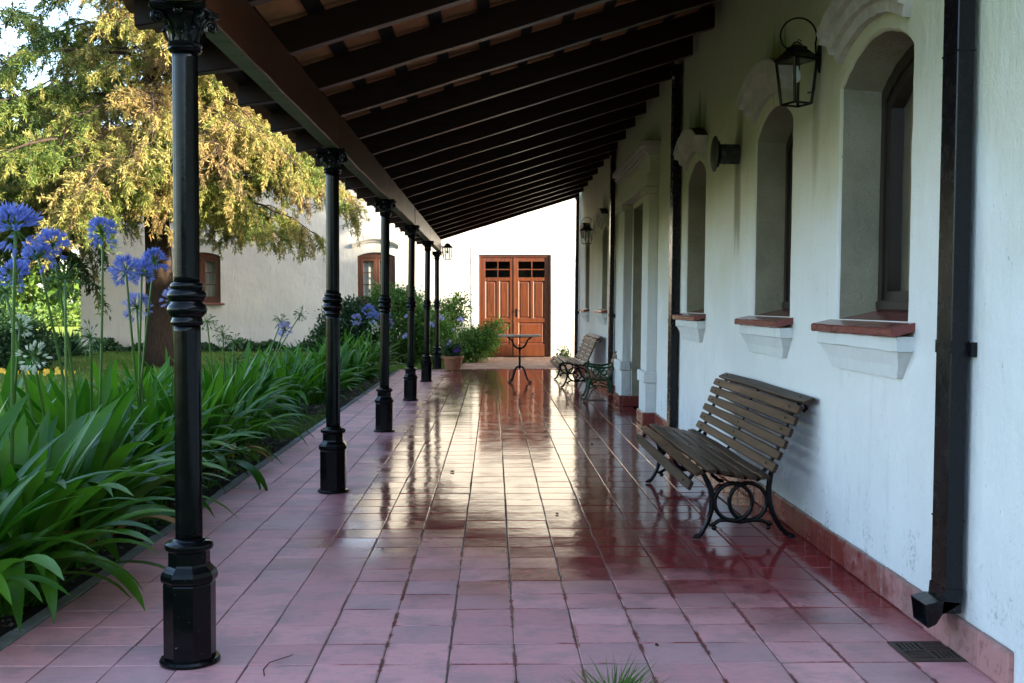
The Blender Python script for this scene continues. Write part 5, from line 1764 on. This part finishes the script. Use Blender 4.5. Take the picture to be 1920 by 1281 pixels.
# ================================================================== agapanthus bed
def strap_mesh(seed, L, w, e0, e1, twist, clampz):
    rs = random.Random(seed)
    n = 15
    V, F = [], []
    x, z = 0.0, 0.0
    px, pz = [], []
    for k in range(n):
        t = k / (n - 1)
        px.append(x); pz.append(z)
        el = e0 + (e1 - e0) * (t ** 1.5)
        x += math.cos(el) * L / (n - 1)
        z += math.sin(el) * L / (n - 1)
        if z < clampz:
            z = clampz + 0.002 * rs.random()
    yy = 0.0
    for k in range(n):
        t = k / (n - 1)
        ww = w * (0.42 + 0.58 * min(1, t / 0.45)) * (1.0 if t < 0.55 else max(0.03, 1 - ((t - 0.55) / 0.452) ** 2.3))
        ddx = px[min(k + 1, n - 1)] - px[max(k - 1, 0)]; ddz = pz[min(k + 1, n - 1)] - pz[max(k - 1, 0)]
        ll = math.hypot(ddx, ddz) or 1
        nx_, nz_ = -ddz / ll, ddx / ll
        yy = twist * t * t
        fold = ww * 0.26 * (1 - 0.4 * t)
        tw = 0.5 * twist * t
        V += [(px[k] + nx_ * (fold + tw * ww), yy - ww / 2, pz[k] + nz_ * (fold + tw * ww)), (px[k], yy, pz[k]), (px[k] + nx_ * (fold - tw * ww), yy + ww / 2, pz[k] + nz_ * (fold - tw * ww))]
    for k in range(n - 1):
        for q in range(2):
            a = k * 3 + q
            F.append((a, a + 1, a + 4, a + 3))
    return np.array(V), np.array(F)
STRAPS = []
rs = random.Random(77)
for i in range(34):
    kind = i % 5
    if kind in (0, 1):      # upright inner leaves
        L, e0, e1 = rs.uniform(0.66, 0.92), R(rs.uniform(76, 88)), R(rs.uniform(28, 70))
    elif kind in (2, 3):    # arching
        L, e0, e1 = rs.uniform(0.74, 1.0), R(rs.uniform(58, 76)), R(rs.uniform(-45, 10))
    else:                   # outer leaves falling over
        L, e0, e1 = rs.uniform(0.62, 0.92), R(rs.uniform(36, 56)), R(rs.uniform(-75, -35))
    STRAPS.append((kind, *strap_mesh(i, L, rs.uniform(0.052, 0.082), e0, e1, rs.uniform(-0.10, 0.10), 0.055)))
strap_data = []
def strap_obj(i, parent, mat='strap'):
    while len(strap_data) <= i:
        strap_data.append({})
    if mat not in strap_data[i]:
        k, V, F = STRAPS[i]
        o = np_mesh('leaf', V, F, mat, None, parent, True)
        strap_data[i][mat] = o.data
        return o
    return link(bpy.data.objects.new('leaf', strap_data[i][mat]), parent)

CL = [(-2.24, 4.35), (-2.17, 5.02), (-2.90, 4.95), (-2.27, 5.80), (-3.20, 5.95), (-2.45, 6.65), (-3.10, 6.9), (-2.38, 7.55), (-3.05, 7.95), (-2.36, 8.4), (-3.10, 9.1), (-2.38, 9.2), (-3.2, 10.2), (-2.42, 10.0), (-2.60, 10.8), (-3.3, 11.4), (-2.62, 11.6),
      (-2.95, 12.9), (-2.60, 14.0), (-3.25, 14.3), (-2.45, 15.2), (-3.0, 15.8), (-2.40, 16.6), (-2.9, 17.4), (-2.35, 18.1), (-2.80, 19.0), (-2.30, 19.8), (-2.75, 20.7), (-2.30, 21.5)]
NUM = ['first', 'second', 'third', 'fourth', 'fifth', 'sixth', 'seventh', 'eighth', 'ninth', 'tenth', 'eleventh', 'twelfth', 'thirteenth', 'fourteenth', 'fifteenth', 'sixteenth', 'seventeenth', 'eighteenth', 'nineteenth', 'twentieth']
clumps = []
cnt = {'a': 0, 'b': 0}
for ci, (cx, cy) in enumerate(CL):
    front = cx > -2.78
    row = 'a' if front else 'b'
    lab = f"{NUM[cnt[row]]} agapanthus clump from the camera in the row " + ('beside the tiles' if front else 'nearer the lawn')
    cnt[row] += 1
    cz = gz(cx, cy) + 0.02
    e = tag(empty('agapanthus_clump', (cx, cy, cz)), lab, 'plant', 'agapanthus clumps along the veranda')
    clumps.append(e)
    rs = random.Random(1000 + ci)
    n = 66 if cy < 9 else 60
    acc = NP()
    sc0 = 1.12 if cy < 7 else (1.0 if cy < 12 else 0.92)
    for k in range(n):
        az = k * 2.39996 + rs.gauss(0, 0.3)
        i = rs.randrange(len(STRAPS))
        r = rs.uniform(0.02, 0.15)
        s = sc0 * rs.uniform(0.80, 1.18)
        wd = (1.16 if cy < 7 else 1.05) * rs.uniform(0.8, 1.15)
        loc = (r * math.cos(az), r * math.sin(az), rs.uniform(-0.03, 0.02))
        rot = (rs.gauss(0, 0.10), rs.gauss(0, 0.07), az + rs.gauss(0, 0.35))
        if cy < 9.3:
            dry = rs.random() < 0.12 and STRAPS[i][0] == 4
            o = strap_obj(i, e, 'strap_dry' if dry else 'strap')
            o.location = loc; o.rotation_euler = rot; o.scale = (s, s * wd, s)
        else:
            mt = Matrix.LocRotScale(Vector(loc), __import__('mathutils').Euler(rot), Vector((s, s, s)))
            m3 = np.array(mt)[:3, :3]; tr = np.array(mt)[:3, 3]
            V_, F_ = STRAPS[i][1], STRAPS[i][2]
            acc.add(V_ @ m3.T + tr, F_, np.full(len(V_), rs.random()))
    if acc.n:
        o = acc.build('leaves', 'strap', e, True); o['kind'] = 'stuff'

# umbels
def umbel(parent, head, base, typ, size, seed):
    rg = np.random.default_rng(seed)
    hd, bs = np.array(head), np.array(base)
    w = np.array(parent.location)
    hd = hd - w; bs = bs - w
    midp = bs * 0.5 + hd * 0.5 + np.array([rg.normal(0, 0.02), rg.normal(0, 0.02), 0]) + np.array([bs[0] - hd[0], bs[1] - hd[1], 0]) * 0.12
    C = bez(bs, midp, hd, 9)
    g = MB(); g.tube([tuple(q) for q in C], [0.0095 - 0.003 * k / 8 for k in range(9)], 7)
    st = g.build('flower_stem', 'stalk', parent, smooth=True, fix=False)
    n = 54 if typ in 'bp' else (46 if typ == 's' else 30)
    d = unit(rg.normal(size=(n, 3)) + np.array([0, 0, 0.55 if typ in 'bp' else 0.1]))
    R0 = 0.072 * size
    pl = R0 * rg.uniform(0.75, 1.1, n)
    acc = NP()
    a = np.repeat(hd[None], n, 0)
    tip = a + d * pl[:, None] + np.array([0, 0, -0.2]) * (pl * (1 - d[:, 2]) * 0.3)[:, None]
    Vq, Fq, Tq = leaf_quads(a, tip - a, np.linalg.norm(tip - a, axis=1) * 1.02, 0.0042, rg.random(n), kite=False)
    acc.add(Vq, Fq, Tq)
    Vq, Fq, Tq = leaf_quads(a, tip - a, np.linalg.norm(tip - a, axis=1) * 1.02, 0.0042, rg.random(n), kite=False)
    acc.add(Vq, Fq, Tq)
    acc.build('pedicels', 'stalk', st)['kind'] = 'stuff'
    acc = NP()
    if typ in 'bpw':
        open_ = rg.random(n) < (0.8 if typ == 'b' else 0.55)
        fd = unit(d + np.array([0, 0, 0.12]) + rg.normal(0, 0.18, (n, 3)))
        u = unit(np.cross(fd, rg.normal(size=(n, 3)))); v = np.cross(fd, u)
        for q in range(6):
            an = q * math.pi / 3
            rad = (u * math.cos(an) + v * math.sin(an))
            sprd = np.where(open_, 0.42, 0.10)[:, None]
            D = unit(fd + rad * sprd)
            Vq, Fq, Tq = leaf_quads(tip + rad * 0.003, D, 0.044 * size * rg.uniform(0.8, 1.15, n), 0.0118 * size, rg.random(n), rad + fd * 0.2)
            acc.add(Vq, Fq, Tq)
        acc.build('flower_head', {'b': 'petal', 'p': 'petal_pale', 'w': 'petal_white'}[typ], st)['kind'] = 'stuff'
    else:
        fd = unit(d + np.array([0, 0, -0.75]) * rg.uniform(0.2, 1, (n, 1)))
        for q in range(3):
            Vq, Fq, Tq = leaf_quads(tip, fd, 0.036 * size * rg.uniform(0.8, 1.2, n), 0.0125 * size, rg.random(n))
            acc.add(Vq, Fq, Tq)
        acc.build('seed_head', 'seed', st)['kind'] = 'stuff'

FLW = [(-2.05, 4.79, 1.67, 'b', 1.30), (-2.50, 6.32, 1.68, 'b', 1.15), (-2.55, 6.25, 1.61, 'b', 1.05), (-2.30, 6.56, 1.77, 'b', 1.10), (-2.30, 6.97, 1.56, 'b', 1.15), (-2.30, 7.28, 1.55, 'b', 1.05), (-2.25, 7.39, 1.63, 'b', 1.05),
       (-2.40, 7.48, 1.33, 'p', 1.10), (-2.60, 6.06, 1.50, 'b', 1.0), (-2.70, 6.35, 1.22, 'w', 0.8), (-2.20, 5.72, 1.48, 's', 1.25), (-2.40, 5.48, 1.41, 's', 1.1), (-2.20, 6.07, 1.17, 's', 1.1), (-2.20, 5.31, 1.10, 'w', 0.85),
       (-2.30, 7.95, 1.38, 'p', 0.95), (-2.50, 9.69, 1.20, 's', 1.05), (-2.40, 9.84, 1.09, 's', 1.05), (-2.35, 10.03, 1.02, 's', 1.05), (-2.30, 9.95, 0.85, 's', 0.95), (-2.30, 12.01, 1.16, 's', 1.15), (-2.25, 11.96, 1.08, 'p', 0.95),
       (-2.20, 12.67, 1.24, 's', 1.05), (-2.35, 16.01, 1.28, 'p', 1.15), (-2.30, 15.98, 1.15, 'b', 1.15), (-2.15, 19.16, 1.23, 'b', 1.4), (-2.12, 19.6, 1.12, 'b', 1.4), (-2.10, 19.37, 0.97, 'w', 1.35), (-2.02, 20.6, 1.14, 'b', 1.3), (-1.98, 20.9, 0.98, 'p', 1.2), (-2.30, 18.58, 1.09, 'p', 1.1)]
for k, (x, y, z, ty, s) in enumerate(FLW):
    best = min(clumps, key=lambda c: (c.location.x - x - (-0.25)) ** 2 + (c.location.y - y - 0.15) ** 2)
    bx0, by0 = best.location.x, best.location.y
    s *= 0.86
    umbel(best, (x, y, z), (bx0 + random.uniform(-0.06, 0.06), by0 + random.uniform(-0.06, 0.06), best.location.z), ty, s, 4000 + k)

# ================================================================== grass, litter and small things
rg = np.random.default_rng(15)
acc = NP()
def blades(x, y, z, L, W, tv):
    n = len(x)
    C = np.stack([x, y, z], 1)
    D = rg.normal(0, 0.42, (n, 3)) + np.array([0, 0, 1.0])
    Vq, Fq, Tq = leaf_quads(C, D, L, W, np.clip(tv, 0.01, 0.99), rg.normal(size=(n, 3)), kite=False)
    acc.add(Vq, Fq, Tq)
def patch(x0, x1, y0, y1, n, L, W, tone):
    x = rg.uniform(x0, x1, n); y = rg.uniform(y0, y1, n)
    P = np.stack([x, y, np.zeros(n)], 1)
    tv = tone + 0.22 * sp_noise(P, 1.1, 3) + rg.normal(0, 0.12, n)
    z = np.array([gz(a, b) for a, b in zip(x, y)])
    bare = sp_noise(P, 0.8, 9) + rg.normal(0, 0.35, n) < 0.75
    x, y, z, tv = x[bare], y[bare], z[bare], tv[bare]
    blades(x, y, z - 0.005, rg.uniform(0.5, 1.2, len(x)) * L, W, tv)
patch(-12, -3.8, 13.5, 28.4, 52000, 0.065, 0.013, 0.60)
patch(-6.0, -3.7, 6, 13.5, 9000, 0.06, 0.011, 0.5)
patch(-2.55, -2.0, 11.3, 13.6, 5200, 0.06, 0.007, 0.45)
patch(-2.5, -0.75, 22.0, 26.5, 7000, 0.07, 0.011, 0.45)
patch(-3.0, 2.0, 2.9, 3.59, 5000, 0.05, 0.006, 0.45)
tag(acc.build('lawn_grass', 'grass'), 'short patchy lawn grass around the beds and before the far house', 'grass', kind='stuff')

# tuft of tall grass at the near edge of the tiles
e = tag(empty('grass_tuft', (0.395, 3.575, -0.04)), 'tuft of tall green grass at the bottom edge of the tiles', 'grass tuft')
n = 260
az = rg.uniform(0, 2 * math.pi, n); rr = np.abs(rg.normal(0, 0.035, n))
C = np.stack([rr * np.cos(az) * 1.3, rr * np.sin(az) * 0.30, np.zeros(n)], 1)
D = np.stack([np.cos(az) * 0.25, np.sin(az) * 0.25, np.full(n, 1.0)], 1) + rg.normal(0, 0.14, (n, 3))
accT = NP()
L = rg.uniform(0.10, 0.245, n) * np.exp(-(rr / 0.14) ** 2)
tv = np.clip(rg.normal(0.35, 0.2, n), 0.01, 0.99)
p1 = C + unit(D) * (L * 0.6)[:, None]
D2 = unit(D) + np.stack([np.cos(az), np.sin(az), -0.35 + 0 * az], 1) * 0.7
S = unit(np.cross(D, rg.normal(size=(n, 3))))
Wd = 0.0042
p2 = p1 + unit(D2) * (L * 0.55)[:, None]
Vt = np.stack([C - S * Wd, C + S * Wd, p1 + S * Wd * 0.8, p1 - S * Wd * 0.8, p2], 1).reshape(-1, 3)
b5 = np.arange(n)[:, None] * 5
Ft = np.concatenate([b5 + np.array([[0, 1, 2, 3]]), b5 + np.array([[3, 2, 4, 4]])])
accT.add(Vt, np.concatenate([b5 + np.array([[0, 1, 2, 3]])]), np.repeat(tv, 5))
accT.build('blades', 'grass', e)['kind'] = 'stuff'
np_mesh('blade_tips', Vt, b5 + np.array([[3, 2, 4]]), 'grass', np.repeat(tv, 5), e)['kind'] = 'stuff'

# fallen leaves on the soil
n = 2600
x = rg.uniform(-3.8, -2.02, n); y = rg.uniform(2.6, 22.4, n)
x = np.where(rg.random(n) < 0.5, rg.uniform(-2.4, -2.02, n), x)
C = np.stack([x, y, np.array([gz(a, b) for a, b in zip(x, y)]) + rg.uniform(0.02, 0.05, n)], 1)
D = rg.normal(size=(n, 3)) * np.array([1, 1, 0.25])
Vq, Fq, Tq = leaf_quads(C, D, rg.uniform(0.02, 0.065, n), rg.uniform(0.012, 0.035, n), rg.random(n), np.array([0, 0, 1.0]) + rg.normal(0, 0.25, (n, 3)))
tag(np_mesh('leaf_litter', Vq, Fq, 'litter_leaf', Tq), 'dry fallen leaves strewn over the dark soil bed', 'leaf litter', kind='stuff')
# little weeds along the edging
n = 900
yc = rg.choice(np.array([5.1, 6.9, 8.2, 8.9, 9.6, 10.2, 11.2, 13.9, 14.6]), n)
C = np.stack([-2.06 - np.abs(rg.normal(0, 0.07, n)), yc + rg.normal(0, 0.16, n), np.full(n, -0.02) + rg.random(n) * 0.05], 1)
Vq, Fq, Tq = leaf_quads(C, rg.normal(size=(n, 3)) + np.array([0, 0, 0.8]), 0.030, 0.014, np.clip(rg.normal(0.6, 0.2, n), 0.01, 0.99))
tag(np_mesh('edge_weeds', Vq, Fq, 'shrub_bright', Tq), 'tiny green weeds along the cement edging of the bed', 'weeds', kind='stuff')

# twig and seed husks on the tiles
g = MB()
g.tube([(-0.83, 3.97, 0.006), (-0.845, 4.03, 0.008), (-0.835, 4.09, 0.014), (-0.80, 4.15, 0.010), (-0.775, 4.19, 0.007), (-0.77, 4.215, 0.006)], [0.0022, 0.0024, 0.002, 0.002, 0.0016, 0.001], 6)
tag(g.build('fallen_twig', 'twig', smooth=True), 'thin curved twig lying on the tiles right of the nearest column', 'twig')
for k, (x, y, s, lab) in enumerate([(-0.33, 8.85, 0.016, 'dry brown leaf curl on the glossy tiles left of the reflection of the door'), (0.41, 7.05, 0.012, 'small dark seed husk on the pale reflection in mid-floor'), (0.645, 4.31, 0.011, 'tiny pale husk on the worn pink tiles above the grass tuft'),
                                    (-1.48, 5.15, 0.012, 'fallen violet petal on the tiles near the drooping agapanthus leaves'), (-0.61, 6.05, 0.008, 'dark crumb on the tiles between the first and second columns'), (0.95, 10.6, 0.014, 'dark dry husk on the tiles before the far pilaster'),
                                    (0.32, 16.6, 0.03, 'dark speck of debris on the tiles in front of the table'), (0.58, 16.4, 0.03, 'dark speck of debris on the tiles right of the table reflection')]):
    rs = random.Random(k)
    g = MB()
    ring = [[(s * c * math.cos(a) * (1 + rs.uniform(-.3, .3)), s * 0.7 * c * math.sin(a) * (1 + rs.uniform(-.3, .3)), zz * s + rs.uniform(0, 0.1) * s) for a in (0, 1.05, 2.1, 3.14, 4.2, 5.25)] for c, zz in ((0.8, 0.05), (1.0, 0.35), (0.55, 0.7))]
    g.loft(ring, True)
    o = tag(g.build('seed_husk', 'petal_violet' if k == 3 else 'husk', smooth=True), lab, 'debris', 'bits fallen on the tiles')
    o.location = (x, y, 0.001); o.rotation_euler = (0, 0, rs.uniform(0, 6))
